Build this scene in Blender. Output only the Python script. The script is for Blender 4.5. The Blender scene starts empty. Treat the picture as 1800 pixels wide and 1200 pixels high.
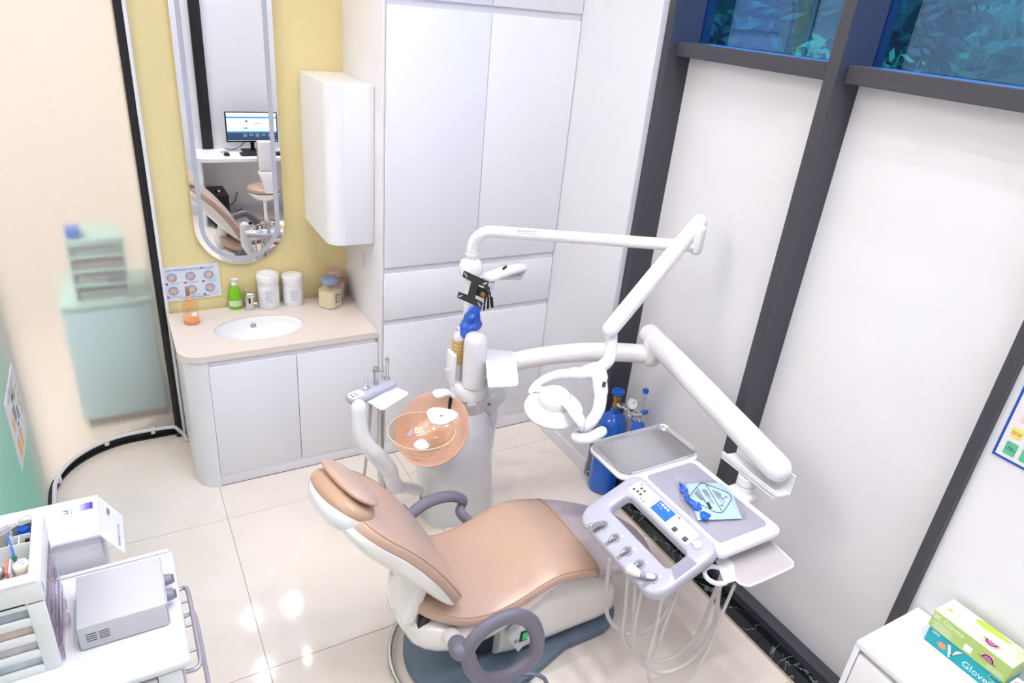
import bpy, bmesh, math, random
from mathutils import Vector, Matrix
random.seed(7)
scene = bpy.context.scene
COL = scene.collection
PI = math.pi
# ---------------------------------------------------------------- camera
cam_data = bpy.data.cameras.new('camera')
cam_data.sensor_width = 36.0
cam_data.lens = 24.3278
cam_data.clip_start = 0.05
cam = bpy.data.objects.new('camera', cam_data)
COL.objects.link(cam)
right = Vector((0.8705018, -0.4839898, 0.0893339))
down = Vector((-0.1445844, -0.4249839, -0.8935793))
fwd = Vector((0.4704488, 0.7649461, -0.4399266))
cm = Matrix((( right.x, -down.x, -fwd.x, 0.0),
             ( right.y, -down.y, -fwd.y, 0.0),
             ( right.z, -down.z, -fwd.z, 2.5),
             (0, 0, 0, 1)))
cam.matrix_world = cm
scene.camera = cam
# ---------------------------------------------------------------- world, exposure
world = bpy.data.worlds.new('dusk_sky')
scene.world = world
world.use_nodes = True
bg = world.node_tree.nodes['Background']
bg.inputs['Color'].default_value = (0.50, 0.72, 1.0, 1)
bg.inputs['Strength'].default_value = 8.5
vs = scene.view_settings
vs.view_transform = 'Standard'
vs.look = 'None'
vs.exposure = -0.10
vs.gamma = 1.0
vs.use_curve_mapping = False
scene.cycles.sample_clamp_indirect = 0.0
# ---------------------------------------------------------------- materials
def lin(h):
    h = h.lstrip('#')
    out = []
    for i in (0, 2, 4):
        c = int(h[i:i+2], 16) / 255
        out.append(c / 12.92 if c <= 0.04045 else ((c + 0.055) / 1.055) ** 2.4)
    return (*out, 1.0)

def M(name, col, rough=0.5, metal=0.0, var=0.03, scale=12.0, bump=0.0, bscale=80.0, coat=0.0,
      trans=0.0, ior=1.45, emit=0.0, spec=0.5, alpha=1.0, sss=0.0):
    m = bpy.data.materials.new(name)
    m.use_nodes = True
    nt = m.node_tree
    b = nt.nodes['Principled BSDF']
    c = lin(col)
    tc = nt.nodes.new('ShaderNodeTexCoord')
    if var > 0:
        n = nt.nodes.new('ShaderNodeTexNoise')
        n.inputs['Scale'].default_value = scale
        n.inputs['Detail'].default_value = 4
        mx = nt.nodes.new('ShaderNodeMix')
        mx.data_type = 'RGBA'
        mx.inputs['A'].default_value = tuple(max(0, v * (1 - var)) for v in c[:3]) + (1,)
        mx.inputs['B'].default_value = tuple(min(1, v * (1 + var)) for v in c[:3]) + (1,)
        nt.links.new(tc.outputs['Object'], n.inputs['Vector'])
        nt.links.new(n.outputs['Fac'], mx.inputs['Factor'])
        nt.links.new(mx.outputs['Result'], b.inputs['Base Color'])
    else:
        b.inputs['Base Color'].default_value = c
    if bump > 0:
        n2 = nt.nodes.new('ShaderNodeTexNoise')
        n2.inputs['Scale'].default_value = bscale
        n2.inputs['Detail'].default_value = 3
        bp = nt.nodes.new('ShaderNodeBump')
        bp.inputs['Strength'].default_value = bump
        bp.inputs['Distance'].default_value = 0.002
        nt.links.new(tc.outputs['Object'], n2.inputs['Vector'])
        nt.links.new(n2.outputs['Fac'], bp.inputs['Height'])
        nt.links.new(bp.outputs['Normal'], b.inputs['Normal'])
    b.inputs['Roughness'].default_value = rough
    b.inputs['Metallic'].default_value = metal
    b.inputs['IOR'].default_value = ior
    b.inputs['Specular IOR Level'].default_value = spec
    b.inputs['Coat Weight'].default_value = coat
    b.inputs['Coat Roughness'].default_value = min(0.3, max(0.06, rough * 0.8))
    b.inputs['Transmission Weight'].default_value = trans
    b.inputs['Alpha'].default_value = alpha
    if sss:
        b.inputs['Subsurface Weight'].default_value = sss
        b.inputs['Subsurface Radius'].default_value = (0.02, 0.02, 0.02)
    if emit:
        b.inputs['Emission Color'].default_value = c
        b.inputs['Emission Strength'].default_value = emit
    return m

def mat_marble(name, base, vein, scale, rough, sharp=0.06, coat=0.0, amount=1.0, cloud=None):
    m = bpy.data.materials.new(name)
    m.use_nodes = True
    nt = m.node_tree
    b = nt.nodes['Principled BSDF']
    geo = nt.nodes.new('ShaderNodeNewGeometry')
    n = nt.nodes.new('ShaderNodeTexNoise')
    n.inputs['Scale'].default_value = scale
    n.inputs['Detail'].default_value = 8
    n.inputs['Distortion'].default_value = 1.6
    nt.links.new(geo.outputs['Position'], n.inputs['Vector'])
    r = nt.nodes.new('ShaderNodeValToRGB')
    e = r.color_ramp.elements
    e[0].position = 0.5 - sharp; e[0].color = (0, 0, 0, 1)
    e[1].position = 0.5; e[1].color = (amount, amount, amount, 1)
    e2 = r.color_ramp.elements.new(0.5 + sharp); e2.color = (0, 0, 0, 1)
    nt.links.new(n.outputs['Fac'], r.inputs['Fac'])
    mx = nt.nodes.new('ShaderNodeMix'); mx.data_type = 'RGBA'
    mx.inputs['A'].default_value = lin(base)
    mx.inputs['B'].default_value = lin(vein)
    if cloud:
        n3 = nt.nodes.new('ShaderNodeTexNoise')
        n3.inputs['Scale'].default_value = 1.7
        n3.inputs['Detail'].default_value = 5
        nt.links.new(geo.outputs['Position'], n3.inputs['Vector'])
        r3 = nt.nodes.new('ShaderNodeValToRGB')
        r3.color_ramp.elements[0].position = 0.35
        r3.color_ramp.elements[1].position = 0.7
        nt.links.new(n3.outputs['Fac'], r3.inputs['Fac'])
        mc = nt.nodes.new('ShaderNodeMix'); mc.data_type = 'RGBA'
        mc.inputs['A'].default_value = lin(base)
        mc.inputs['B'].default_value = lin(cloud)
        nt.links.new(r3.outputs['Color'], mc.inputs['Factor'])
        nt.links.new(mc.outputs['Result'], mx.inputs['A'])
    nt.links.new(r.outputs['Color'], mx.inputs['Factor'])
    nt.links.new(mx.outputs['Result'], b.inputs['Base Color'])
    b.inputs['Roughness'].default_value = rough
    b.inputs['Coat Weight'].default_value = coat
    b.inputs['Coat Roughness'].default_value = 0.04
    return m

def mat_tinted(name, tint, gloss=0.14, gcol=(0.55, 0.78, 1.0, 1)):
    m = bpy.data.materials.new(name)
    m.use_nodes = True
    nt = m.node_tree
    nt.nodes.remove(nt.nodes['Principled BSDF'])
    out = nt.nodes['Material Output']
    t = nt.nodes.new('ShaderNodeBsdfTransparent'); t.inputs['Color'].default_value = lin(tint)
    g = nt.nodes.new('ShaderNodeBsdfGlossy'); g.inputs['Roughness'].default_value = 0.02
    g.inputs['Color'].default_value = gcol
    lw = nt.nodes.new('ShaderNodeLayerWeight'); lw.inputs['Blend'].default_value = 0.5
    pw = nt.nodes.new('ShaderNodeMath'); pw.operation = 'POWER'; pw.inputs[1].default_value = 4.0
    nt.links.new(lw.outputs['Facing'], pw.inputs[0])
    ad = nt.nodes.new('ShaderNodeMath'); ad.operation = 'MULTIPLY_ADD'
    ad.inputs[1].default_value = 0.7; ad.inputs[2].default_value = gloss
    ad.use_clamp = True
    nt.links.new(pw.outputs[0], ad.inputs[0])
    mx = nt.nodes.new('ShaderNodeMixShader')
    nt.links.new(ad.outputs[0], mx.inputs['Fac'])
    nt.links.new(t.outputs[0], mx.inputs[1]); nt.links.new(g.outputs[0], mx.inputs[2])
    nt.links.new(mx.outputs[0], out.inputs['Surface'])
    return m

def mat_frost(name, film=None):
    m = bpy.data.materials.new(name)
    m.use_nodes = True
    nt = m.node_tree
    nt.nodes.remove(nt.nodes['Principled BSDF'])
    out = nt.nodes['Material Output']
    r = nt.nodes.new('ShaderNodeBsdfRefraction')
    r.inputs['Color'].default_value = (1.0, 1.0, 1.0, 1)
    r.inputs['Roughness'].default_value = 0.17
    r.inputs['IOR'].default_value = 1.35
    d = nt.nodes.new('ShaderNodeBsdfDiffuse')
    d.inputs['Color'].default_value = (0.88, 0.85, 0.82, 1)
    g = nt.nodes.new('ShaderNodeBsdfGlossy'); g.inputs['Roughness'].default_value = 0.25
    nz = nt.nodes.new('ShaderNodeTexNoise'); nz.inputs['Scale'].default_value = 400
    ma = nt.nodes.new('ShaderNodeMath'); ma.operation = 'MULTIPLY_ADD'
    ma.inputs[1].default_value = 0.03; ma.inputs[2].default_value = 0.265
    nt.links.new(nz.outputs['Fac'], ma.inputs[0])
    nt.links.new(ma.outputs[0], r.inputs['Roughness'])
    mx = nt.nodes.new('ShaderNodeMixShader'); mx.inputs['Fac'].default_value = 0.20
    if film:   # a mint film printed on the straight pane, fading out towards its top and towards the curve
        geo = nt.nodes.new('ShaderNodeNewGeometry')
        sp = nt.nodes.new('ShaderNodeSeparateXYZ')
        nt.links.new(geo.outputs['Position'], sp.inputs[0])
        def fade(sock, a, b):
            mr = nt.nodes.new('ShaderNodeMapRange'); mr.interpolation_type = 'SMOOTHSTEP'
            mr.inputs['From Min'].default_value = a; mr.inputs['From Max'].default_value = b
            nt.links.new(sp.outputs[sock], mr.inputs['Value'])
            return mr.outputs['Result']
        ml = nt.nodes.new('ShaderNodeMath'); ml.operation = 'MULTIPLY'
        # smoothstep with reversed bounds: 1 below the first bound, 0 above the second
        ia, ib = nt.nodes.new('ShaderNodeMath'), nt.nodes.new('ShaderNodeMath')
        for nd, sk, a_, b_ in ((ia, 'Y', 3.05, 3.80), (ib, 'Z', 0.55, 1.55)):
            nd.operation = 'SUBTRACT'; nd.inputs[0].default_value = 1.0
            nt.links.new(fade(sk, a_, b_), nd.inputs[1])
        nt.links.new(ia.outputs[0], ml.inputs[0]); nt.links.new(ib.outputs[0], ml.inputs[1])
        cm = nt.nodes.new('ShaderNodeMix'); cm.data_type = 'RGBA'
        cm.inputs['A'].default_value = (0.88, 0.85, 0.82, 1); cm.inputs['B'].default_value = lin(film)
        nt.links.new(ml.outputs[0], cm.inputs['Factor']); nt.links.new(cm.outputs['Result'], d.inputs['Color'])
        fm = nt.nodes.new('ShaderNodeMath'); fm.operation = 'MULTIPLY_ADD'
        fm.inputs[1].default_value = 0.62; fm.inputs[2].default_value = 0.20
        nt.links.new(ml.outputs[0], fm.inputs[0]); nt.links.new(fm.outputs[0], mx.inputs['Fac'])
    nt.links.new(r.outputs[0], mx.inputs[1]); nt.links.new(d.outputs[0], mx.inputs[2])
    nt.links.new(mx.outputs[0], out.inputs['Surface'])
    return m

WHITE = M('white_lacquer', 'efeef3', 0.32, var=0.01)
WHITE_SATIN = M('white_satin_panel', 'eeedf2', 0.38, var=0.012)
WHITE_WALL = M('white_wall_paint', 'e6e6ec', 0.6, var=0.015, bump=0.03)
CREAM_WALL = M('cream_wall_paint', 'f1eae1', 0.7, var=0.015)
CEIL = M('ceiling_paint', 'f3f2f1', 0.8, var=0.01)
YELLOW = M('ochre_wall_paint', 'e9d9a0', 0.65, var=0.03, scale=6, bump=0.05)
PLASTIC = M('white_gloss_plastic', 'ecebee', 0.16, var=0.005, coat=0.3)
PLASTIC_MATT = M('white_matt_plastic', 'e8e7ea', 0.35, var=0.01)
LILAC = M('pale_lilac_plastic', 'b9b9c7', 0.25, var=0.01, coat=0.2)
LILAC_GREY = M('lilac_grey_plastic', '9a99aa', 0.3, var=0.01)
GREY_MAT = M('grey_silicone_mat', 'a7a5b2', 0.45, var=0.02)
CREAM_PL = M('warm_white_shell', 'f3efea', 0.14, var=0.01, coat=0.4)
TAN = M('tan_leatherette', 'c3a38f', 0.34, var=0.05, scale=9, bump=0.12, bscale=420, coat=0.45)
TAN_SIDE = M('tan_leatherette_band', 'be9c82', 0.36, var=0.05, scale=9, bump=0.12, bscale=420, coat=0.3)
PIPING = M('tan_piping', 'b89272', 0.5)
MAUVE = M('mauve_vinyl', 'bcb2b8', 0.42, var=0.03, bump=0.1, bscale=420)
ARMREST = M('slate_purple_rubber', '75717f', 0.48, var=0.04, bump=0.08, bscale=300)
BASEBLUE = M('slate_blue_base', '6a7a8c', 0.5, var=0.05, bump=0.06, bscale=300)
STEEL = M('brushed_steel', 'c9c7c4', 0.24, 1.0, var=0.05, scale=30)
CHROME = M('polished_chrome', 'd9d9da', 0.08, 1.0, var=0.0)
BRASS = M('brass', 'b58d4a', 0.3, 1.0, var=0.05)
DARKMETAL = M('charcoal_metal_frame', '44444c', 0.45, 0.0, var=0.06, scale=60, bump=0.05, bscale=300)
BLACK = M('black_plastic', '1c1c1f', 0.45, var=0.05)
BLACKFRAME = M('black_frame', '222324', 0.5, var=0.05)
BRACKET = M('black_powder_coat', '3a3b3c', 0.5, var=0.05)
GREYPL = M('grey_plastic', '8d8b92', 0.4, var=0.03)
LTGREY = M('light_grey_plastic', 'cfced2', 0.4, var=0.02)
HOSE = M('grey_hose', 'cdc9c6', 0.42, var=0.03)
PEACH = M('peach_lacquer', 'e3bba6', 0.2, var=0.02, coat=0.5)
PORCELAIN = M('porcelain', 'f4f3f1', 0.08, var=0.0, coat=0.5)
COUNTER = mat_marble('beige_stone_counter', 'e6dad1', 'e9ded6', 30.0, 0.22, 0.10, 0.2, 0.6)
FLOOR = mat_marble('cream_polished_tile', 'f2e9e2', 'ebdfd3', 1.6, 0.07, 0.16, 0.0, 0.5, 'ebdfd2')
GROUT = M('floor_grout', 'b9a78f', 0.8)
BLACKMARBLE = mat_marble('black_vein_marble', '14181c', '7f8f96', 5.0, 0.1, 0.018, 0.3, 0.9)
FROST = mat_frost('frosted_glass', 'a3e2c8')
BLUEGLASS = mat_tinted('blue_tinted_glass', '86bfea', 0.20, (0.34, 0.62, 0.98, 1))
CLEAR = M('clear_glass', 'ffffff', 0.01, var=0.0, trans=1.0, ior=1.35)
CLEARPL = mat_tinted('clear_plastic', 'f4f3f6', 0.05, (1, 1, 1, 1))
MIRROR = M('silvered_mirror', 'f4f5f5', 0.004, 1.0, var=0.0)
MIRBAND = M('frosted_mirror_band', 'b6bac6', 0.6, 0.0, var=0.01)
MINT = M('mint_green_laminate', 'b6dacf', 0.5, var=0.02)
AQUA = M('pale_aqua_laminate', 'b9dce2', 0.5, var=0.02)
OXYBLUE = M('oxygen_blue_enamel', '1763cc', 0.22, var=0.02, coat=0.3)
BLUEPL = M('blue_plastic', '2468d4', 0.3, var=0.02)
BLUEFILM = M('blue_plastic_film', '1257c8', 0.25, var=0.25, scale=60, coat=0.4)
# ---------------------------------------------------------------- object helpers
W = {}
def _props(o, label=None, cat=None, group=None, kind=None):
    if label: o['label'] = label
    if cat: o['category'] = cat
    if group: o['group'] = group
    if kind: o['kind'] = kind
    return o

def thing(name, label, cat, loc=(0, 0, 0), group=None):
    o = bpy.data.objects.new(name, None)
    o.empty_display_size = 0.05
    COL.objects.link(o)
    o.location = loc
    W[o] = Vector(loc)
    return _props(o, label, cat, group)

def struct_root(name, loc=(0, 0, 0)):
    o = bpy.data.objects.new(name, None)
    o.empty_display_size = 0.05
    COL.objects.link(o)
    o.location = loc
    W[o] = Vector(loc)
    o['kind'] = 'structure'
    return o

def emit(name, bm, mat, parent=None, smooth=38, label=None, cat=None, group=None, kind=None):
    bmesh.ops.remove_doubles(bm, verts=bm.verts, dist=1e-6)
    bmesh.ops.recalc_face_normals(bm, faces=bm.faces)
    xs = [v.co.x for v in bm.verts]; ys = [v.co.y for v in bm.verts]; zs = [v.co.z for v in bm.verts]
    org = Vector(((min(xs) + max(xs)) / 2, (min(ys) + max(ys)) / 2, min(zs)))
    bmesh.ops.translate(bm, verts=bm.verts, vec=-org)
    me = bpy.data.meshes.new(name)
    bm.to_mesh(me)
    bm.free()
    for mm in (mat if isinstance(mat, (list, tuple)) else [mat]):
        me.materials.append(mm)
    if smooth:
        for p in me.polygons: p.use_smooth = True
        me.set_sharp_from_angle(angle=math.radians(smooth))
    o = bpy.data.objects.new(name, me)
    COL.objects.link(o)
    W[o] = org
    if parent is not None:
        o.parent = parent
        o.location = org - W[parent]
    else:
        o.location = org
    return _props(o, label, cat, group, kind)

def new(): return bmesh.new()

def join(bm, tmp):
    me = bpy.data.meshes.new('tmp')
    tmp.to_mesh(me); tmp.free()
    bm.from_mesh(me)
    bpy.data.meshes.remove(me)
    return bm

def box(bm, x0, y0, z0, x1, y1, z1, bev=0.003, seg=2):
    t = bmesh.new()
    bmesh.ops.create_cube(t, size=1.0)
    for v in t.verts:
        v.co = Vector(((x0 + x1) / 2 + v.co.x * (x1 - x0), (y0 + y1) / 2 + v.co.y * (y1 - y0), (z0 + z1) / 2 + v.co.z * (z1 - z0)))
    if bev > 0:
        bmesh.ops.bevel(t, geom=list(t.edges), offset=bev, segments=seg, affect='EDGES', profile=0.5)
    return join(bm, t)

def B(*a, **k): return box(bmesh.new(), *a, **k)

def obox(bm, c, u, v, w, su, sv, sw, bev=0.002, seg=2):
    """box centred at c with half extents su,sv,sw along unit axes u,v,w"""
    t = bmesh.new()
    bmesh.ops.create_cube(t, size=2.0)
    u, v, w, c = Vector(u).normalized(), Vector(v).normalized(), Vector(w).normalized(), Vector(c)
    co = [tuple(x.co) for x in t.verts]
    for x, q in zip(t.verts, co): x.co = Vector((q[0] * su, q[1] * sv, q[2] * sw))
    if bev > 0: bmesh.ops.bevel(t, geom=list(t.edges), offset=bev, segments=seg, affect='EDGES', profile=0.5)
    for x in t.verts: x.co = c + u * x.co.x + v * x.co.y + w * x.co.z
    return join(bm, t)

def prism(bm, pts, vec, bev=0.0, seg=2, ang=0.6):
    t = bmesh.new()
    vs_ = [t.verts.new(Vector(p)) for p in pts]
    f = t.faces.new(vs_)
    r = bmesh.ops.extrude_face_region(t, geom=[f])
    bmesh.ops.translate(t, verts=[e for e in r['geom'] if isinstance(e, bmesh.types.BMVert)], vec=Vector(vec))
    bmesh.ops.recalc_face_normals(t, faces=t.faces)
    if bev > 0:
        es = [e for e in t.edges if len(e.link_faces) == 2 and e.calc_face_angle(0) > ang]
        bmesh.ops.bevel(t, geom=es, offset=bev, segments=seg, affect='EDGES', profile=0.5)
    return join(bm, t)

def rrect(w, h, r, n=6):
    """rounded rectangle outline centred on 0"""
    out = []
    r = min(r, w / 2 - 1e-5, h / 2 - 1e-5)
    for cx, cy, a0 in ((w/2-r, h/2-r, 0), (-w/2+r, h/2-r, 90), (-w/2+r, -h/2+r, 180), (w/2-r, -h/2+r, 270)):
        for i in range(n + 1):
            a = math.radians(a0 + 90 * i / n)
            out.append((cx + r * math.cos(a), cy + r * math.sin(a)))
    return out

def frame(n, up=(0, 0, 1)):
    n = Vector(n).normalized(); up = Vector(up)
    u = up.cross(n)
    if u.length < 1e-4: u = Vector((1, 0, 0)).cross(n)
    u.normalize()
    return u, n.cross(u), n

def spath(pts, k=6, closed=False):
    P = [Vector(p) for p in pts]
    n = len(P); out = []
    rng = range(n if closed else n - 1)
    for i in rng:
        p1, p2 = P[i], P[(i + 1) % n]
        p0 = P[(i - 1) % n] if (closed or i > 0) else p1 * 2 - p2
        p3 = P[(i + 2) % n] if (closed or i + 2 < n) else p2 * 2 - p1
        for j in range(k):
            t = j / k
            out.append(0.5 * ((2 * p1) + (p2 - p0) * t + (2 * p0 - 5 * p1 + 4 * p2 - p3) * t * t + (3 * p1 - p0 - 3 * p2 + p3) * t ** 3))
    if not closed: out.append(P[-1])
    return out

def skin(bm, rings, closed=True, cap0=True, cap1=True, loop=False):
    rv = [[bm.verts.new(Vector(p)) for p in r] for r in rings]
    n = len(rv[0])
    m = len(rv)
    for i in range(m if loop else m - 1):
        a, b = rv[i], rv[(i + 1) % m]
        for j in range(n if closed else n - 1):
            k = (j + 1) % n
            try: bm.faces.new((a[j], a[k], b[k], b[j]))
            except ValueError: pass
    if not loop and closed:
        if cap0: bm.faces.new(rv[0][::-1])
        if cap1: bm.faces.new(rv[-1])
    return bm

def tube(bm, pts, r, n=14, cap='flat', sx=1.0, sy=1.0, up=None, closed=False):
    """tube along pts; r number or list; sx, sy flatten the section (sx along the side, sy along up)"""
    P = [Vector(p) for p in pts]
    m = len(P)
    R = list(r) if isinstance(r, (list, tuple)) else [r] * m
    T = []
    for i in range(m):
        a = P[(i - 1) % m] if (closed or i > 0) else P[i]
        b = P[(i + 1) % m] if (closed or i < m - 1) else P[i]
        d = b - a
        T.append(d.normalized() if d.length > 1e-9 else Vector((0, 0, 1)))
    if up is not None: u = Vector(up)
    else: u = Vector((0, 0, 1)) if abs(T[0].z) < 0.9 else Vector((0, 1, 0))
    rings = []
    fr = []
    for i in range(m):
        if up is not None: u = Vector(up)
        u = u - T[i] * u.dot(T[i])
        if u.length < 1e-6: u = Vector((1, 0, 0)) - T[i] * T[i].x
        u.normalize()
        fr.append((u.copy(), T[i].cross(u)))
    def ring(c, uu, vv, rad):
        return [c + uu * (math.cos(2 * PI * j / n) * rad * sy) + vv * (math.sin(2 * PI * j / n) * rad * sx) for j in range(n)]
    if cap == 'round' and not closed:
        for k in range(4, 0, -1):
            a = k / 4.6 * PI / 2
            rings.append(ring(P[0] - T[0] * math.sin(a) * R[0] * min(sx, sy), *fr[0], R[0] * math.cos(a)))
    for i in range(m): rings.append(ring(P[i], *fr[i], R[i]))
    if cap == 'round' and not closed:
        for k in range(1, 5):
            a = k / 4.6 * PI / 2
            rings.append(ring(P[-1] + T[-1] * math.sin(a) * R[-1] * min(sx, sy), *fr[-1], R[-1] * math.cos(a)))
    return skin(bm, rings, loop=closed)

def lathe(bm, prof, c=(0, 0, 0), axis=(0, 0, 1), n=32, sx=1.0, sy=1.0, xdir=None):
    hollow = prof[0][0] > 1e-4 and prof[-1][0] > 1e-4
    a = Vector(axis).normalized()
    if xdir is None: u = Vector((1, 0, 0)) if abs(a.x) < 0.9 else Vector((0, 1, 0))
    else: u = Vector(xdir)
    u = (u - a * u.dot(a)).normalized()
    v = a.cross(u)
    c = Vector(c)
    rings = []
    for r, z in prof:
        r = max(r, 1e-5)
        rings.append([c + a * z + u * (math.cos(2 * PI * j / n) * r * sx) + v * (math.sin(2 * PI * j / n) * r * sy) for j in range(n)])
    return skin(bm, rings, loop=hollow)

def superring(c, u, v, a, b, n=28, p=2.6):
    c, u, v = Vector(c), Vector(u), Vector(v)
    out = []
    for j in range(n):
        t = 2 * PI * j / n
        cs, sn = math.cos(t), math.sin(t)
        out.append(c + u * (a * math.copysign(abs(cs) ** (2 / p), cs)) + v * (b * math.copysign(abs(sn) ** (2 / p), sn)))
    return out

def plate(bm, c, u, v, w, h, r, th, bev=0.0):
    u, v = Vector(u).normalized(), Vector(v).normalized()
    c = Vector(c)
    nrm = u.cross(v)
    return prism(bm, [c + u * x + v * y for x, y in rrect(w, h, r, 5)], nrm * th, bev)

def flatshape(bm, c, u, v, pts, th=0.0005):
    u, v, c = Vector(u).normalized(), Vector(v).normalized(), Vector(c)
    return prism(bm, [c + u * x + v * y for x, y in pts], u.cross(v) * th)

def circ(r, n=24, rx=None):
    return [((rx or r) * math.cos(2 * PI * i / n), r * math.sin(2 * PI * i / n)) for i in range(n)]

def text(name, body, size, c, u, v, mat, parent, th=0.0006, sx=1.0, align='CENTER', label=None):
    cu = bpy.data.curves.new('txt', 'FONT')
    cu.body = body; cu.size = size; cu.align_x = align; cu.align_y = 'CENTER'
    cu.resolution_u = 2
    to = bpy.data.objects.new('txt', cu)
    COL.objects.link(to)
    dg = bpy.context.evaluated_depsgraph_get()
    me = bpy.data.meshes.new_from_object(to.evaluated_get(dg))
    bpy.data.objects.remove(to); bpy.data.curves.remove(cu)
    bm = bmesh.new(); bm.from_mesh(me); bpy.data.meshes.remove(me)
    u, v, c = Vector(u).normalized(), Vector(v).normalized(), Vector(c)
    nrm = u.cross(v)
    for q in bm.verts: q.co = c + u * (q.co.x * sx) + v * q.co.y + nrm * th
    if not bm.verts: return None
    bmesh.ops.triangulate(bm, faces=bm.faces)
    me2 = bpy.data.meshes.new(name)
    org = c.copy()
    bmesh.ops.translate(bm, verts=bm.verts, vec=-org)
    bm.to_mesh(me2); bm.free()
    me2.materials.append(mat)
    o = bpy.data.objects.new(name, me2); COL.objects.link(o)
    W[o] = org; o.parent = parent; o.location = org - W[parent]
    if label: o['label'] = label
    return o

def area_light(name, loc, size, power, color, parent, direction=(0, 0, -1), shape='SQUARE', size_y=None, spread=PI):
    l = bpy.data.lights.new(name, 'AREA')
    l.shape = shape; l.size = size
    if size_y: l.size_y = size_y
    l.energy = power; l.color = color; l.spread = spread
    o = bpy.data.objects.new(name, l); COL.objects.link(o)
    o.parent = parent
    o.location = Vector(loc) - W[parent]
    d = Vector(direction)
    o.rotation_euler = d.to_track_quat('-Z', 'Y').to_euler()
    return o
INK = M('dark_blue_ink', '2a3a78', 0.6, var=0.0)
INKBLK = M('black_ink', '1d1e22', 0.6, var=0.0)
INKGREY = M('grey_ink', '8f9098', 0.6, var=0.0)
INKWHITE = M('white_ink', 'f6f6f4', 0.5, var=0.0)
X, Y, Z = Vector((1, 0, 0)), Vector((0, 1, 0)), Vector((0, 0, 1))

# ---------------------------------------------------------------- ceiling lights (the room's own downlights, plus added panels behind the glass)
CEIL_Z = 5.0
LAMP_FACE = M('led_diffuser', 'fffaf2', 0.5, var=0.0, emit=1.2)
LAMP_TRIM = M('lamp_trim_white', 'ededed', 0.4, var=0.0)
def added_panel(x, y, w, d, power, label, color=(0.96, 0.965, 1.0), spread=2.1):  # unseen panel lamps, added to brighten the room beyond the partition
    t = thing('added_ceiling_light', label, 'ceiling light', (x, y, CEIL_Z), 'added square panels behind the glass')
    bm = new()
    for sx in (-1, 1):
        box(bm, x + sx * w / 2 - 0.012, y - d / 2, CEIL_Z - 0.03, x + sx * w / 2 + 0.012, y + d / 2, CEIL_Z - 0.001, 0.002)
        box(bm, x - w / 2, y + sx * d / 2 - 0.012, CEIL_Z - 0.03, x + w / 2, y + sx * d / 2 + 0.012, CEIL_Z - 0.001, 0.002)
    emit('frame', bm, LAMP_TRIM, t)
    emit('diffuser', B(x - w / 2, y - d / 2, CEIL_Z - 0.018, x + w / 2, y + d / 2, CEIL_Z - 0.004, 0.001), LAMP_FACE, t)
    area_light('added_panel_light', (x, y, CEIL_Z - 0.035), w * 0.95, power, color, t, shape='RECTANGLE', size_y=d * 0.95, spread=spread)
    return t
PW = 6.1
NAMES = ('leftmost', 'second', 'third', 'rightmost')
ROWS = ('over the desk', 'behind the trolley', 'over the dental chair', 'nearest the wardrobe')
def downlight(x, y, power, label, color=(0.96, 0.965, 1.0), r=0.085):
    t = thing('downlight', label, 'downlight', (x, y, CEIL_Z), 'round ceiling downlights')
    bm = new(); lathe(bm, [(r, -0.001), (r + 0.018, -0.001), (r + 0.018, -0.006), (r, -0.010)], (x, y, CEIL_Z), n=28)
    emit('trim_ring', bm, LAMP_TRIM, t)
    bm = new(); lathe(bm, [(0.0, -0.001), (r - 0.001, -0.001), (r - 0.001, -0.005), (0.0, -0.006)], (x, y, CEIL_Z), n=28)
    emit('lens', bm, LAMP_FACE, t)
    area_light('downlight_lamp', (x, y, CEIL_Z - 0.012), 2 * r, power, color, t, shape='DISK', spread=2.1)
for j, y in enumerate((-0.2, 0.7, 1.6, 2.5)):
    for i, x in enumerate((0.2, 0.75, 1.3, 1.85)):
        downlight(x, y, PW * (0.95, 1.05, 1.05, 0.95)[i] * (1.5, 1.2, 0.88, 0.32)[j], NAMES[i] + ' round white downlight of the ceiling row ' + ROWS[j])
added_panel(-2.6, 2.2, 0.6, 0.6, 185, 'added unseen panel lighting the room behind the frosted glass', (1.0, 0.985, 0.96), 3.1)  # added lamp, placed so its light reaches the aqua cabinet front
added_panel(-0.9, 5.2, 0.6, 0.6, 28, 'added unseen panel lighting the far end behind the frosted glass', (1.0, 0.985, 0.96), 3.1)  # second added lamp, fills the far end of that room
# ---------------------------------------------------------------- floor of square tiles
fl = emit('floor', B(-3.2, -0.72, -0.12, 2.24, 6.05, -0.004, 0), GROUT, kind='structure', smooth=0)
T = 0.977
tile_mesh = {}
for i in range(-4, 3):
    for j in range(-3, 6):
        x0, y0 = 0.27 + T * i, 2.053 + T * j
        x1, y1 = min(x0 + T, 2.24), min(y0 + T, 6.05)
        x0c, y0c = max(x0, -3.2), max(y0, -0.72)
        if x1 - x0c < 0.02 or y1 - y0c < 0.02: continue
        emit('tile', B(x0c + 0.0012, y0c + 0.0012, -0.004, x1 - 0.0012, y1 - 0.0012, 0.0, 0.0008, 1), FLOOR, fl, smooth=0)
# black marble threshold strip in front of the window wall
ms = struct_root('trim_1', (2.285, 1.0, 0))
for k, (ya, yb) in enumerate(((-0.70, 0.34), (0.3405, 1.29), (1.2905, 2.12), (2.1205, 2.638))):
    emit('marble_strip', B(2.2405, ya, -0.03, 2.45, yb - 0.001, 0.001, 0.0008, 1), BLACKMARBLE, ms, smooth=0)
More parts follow.
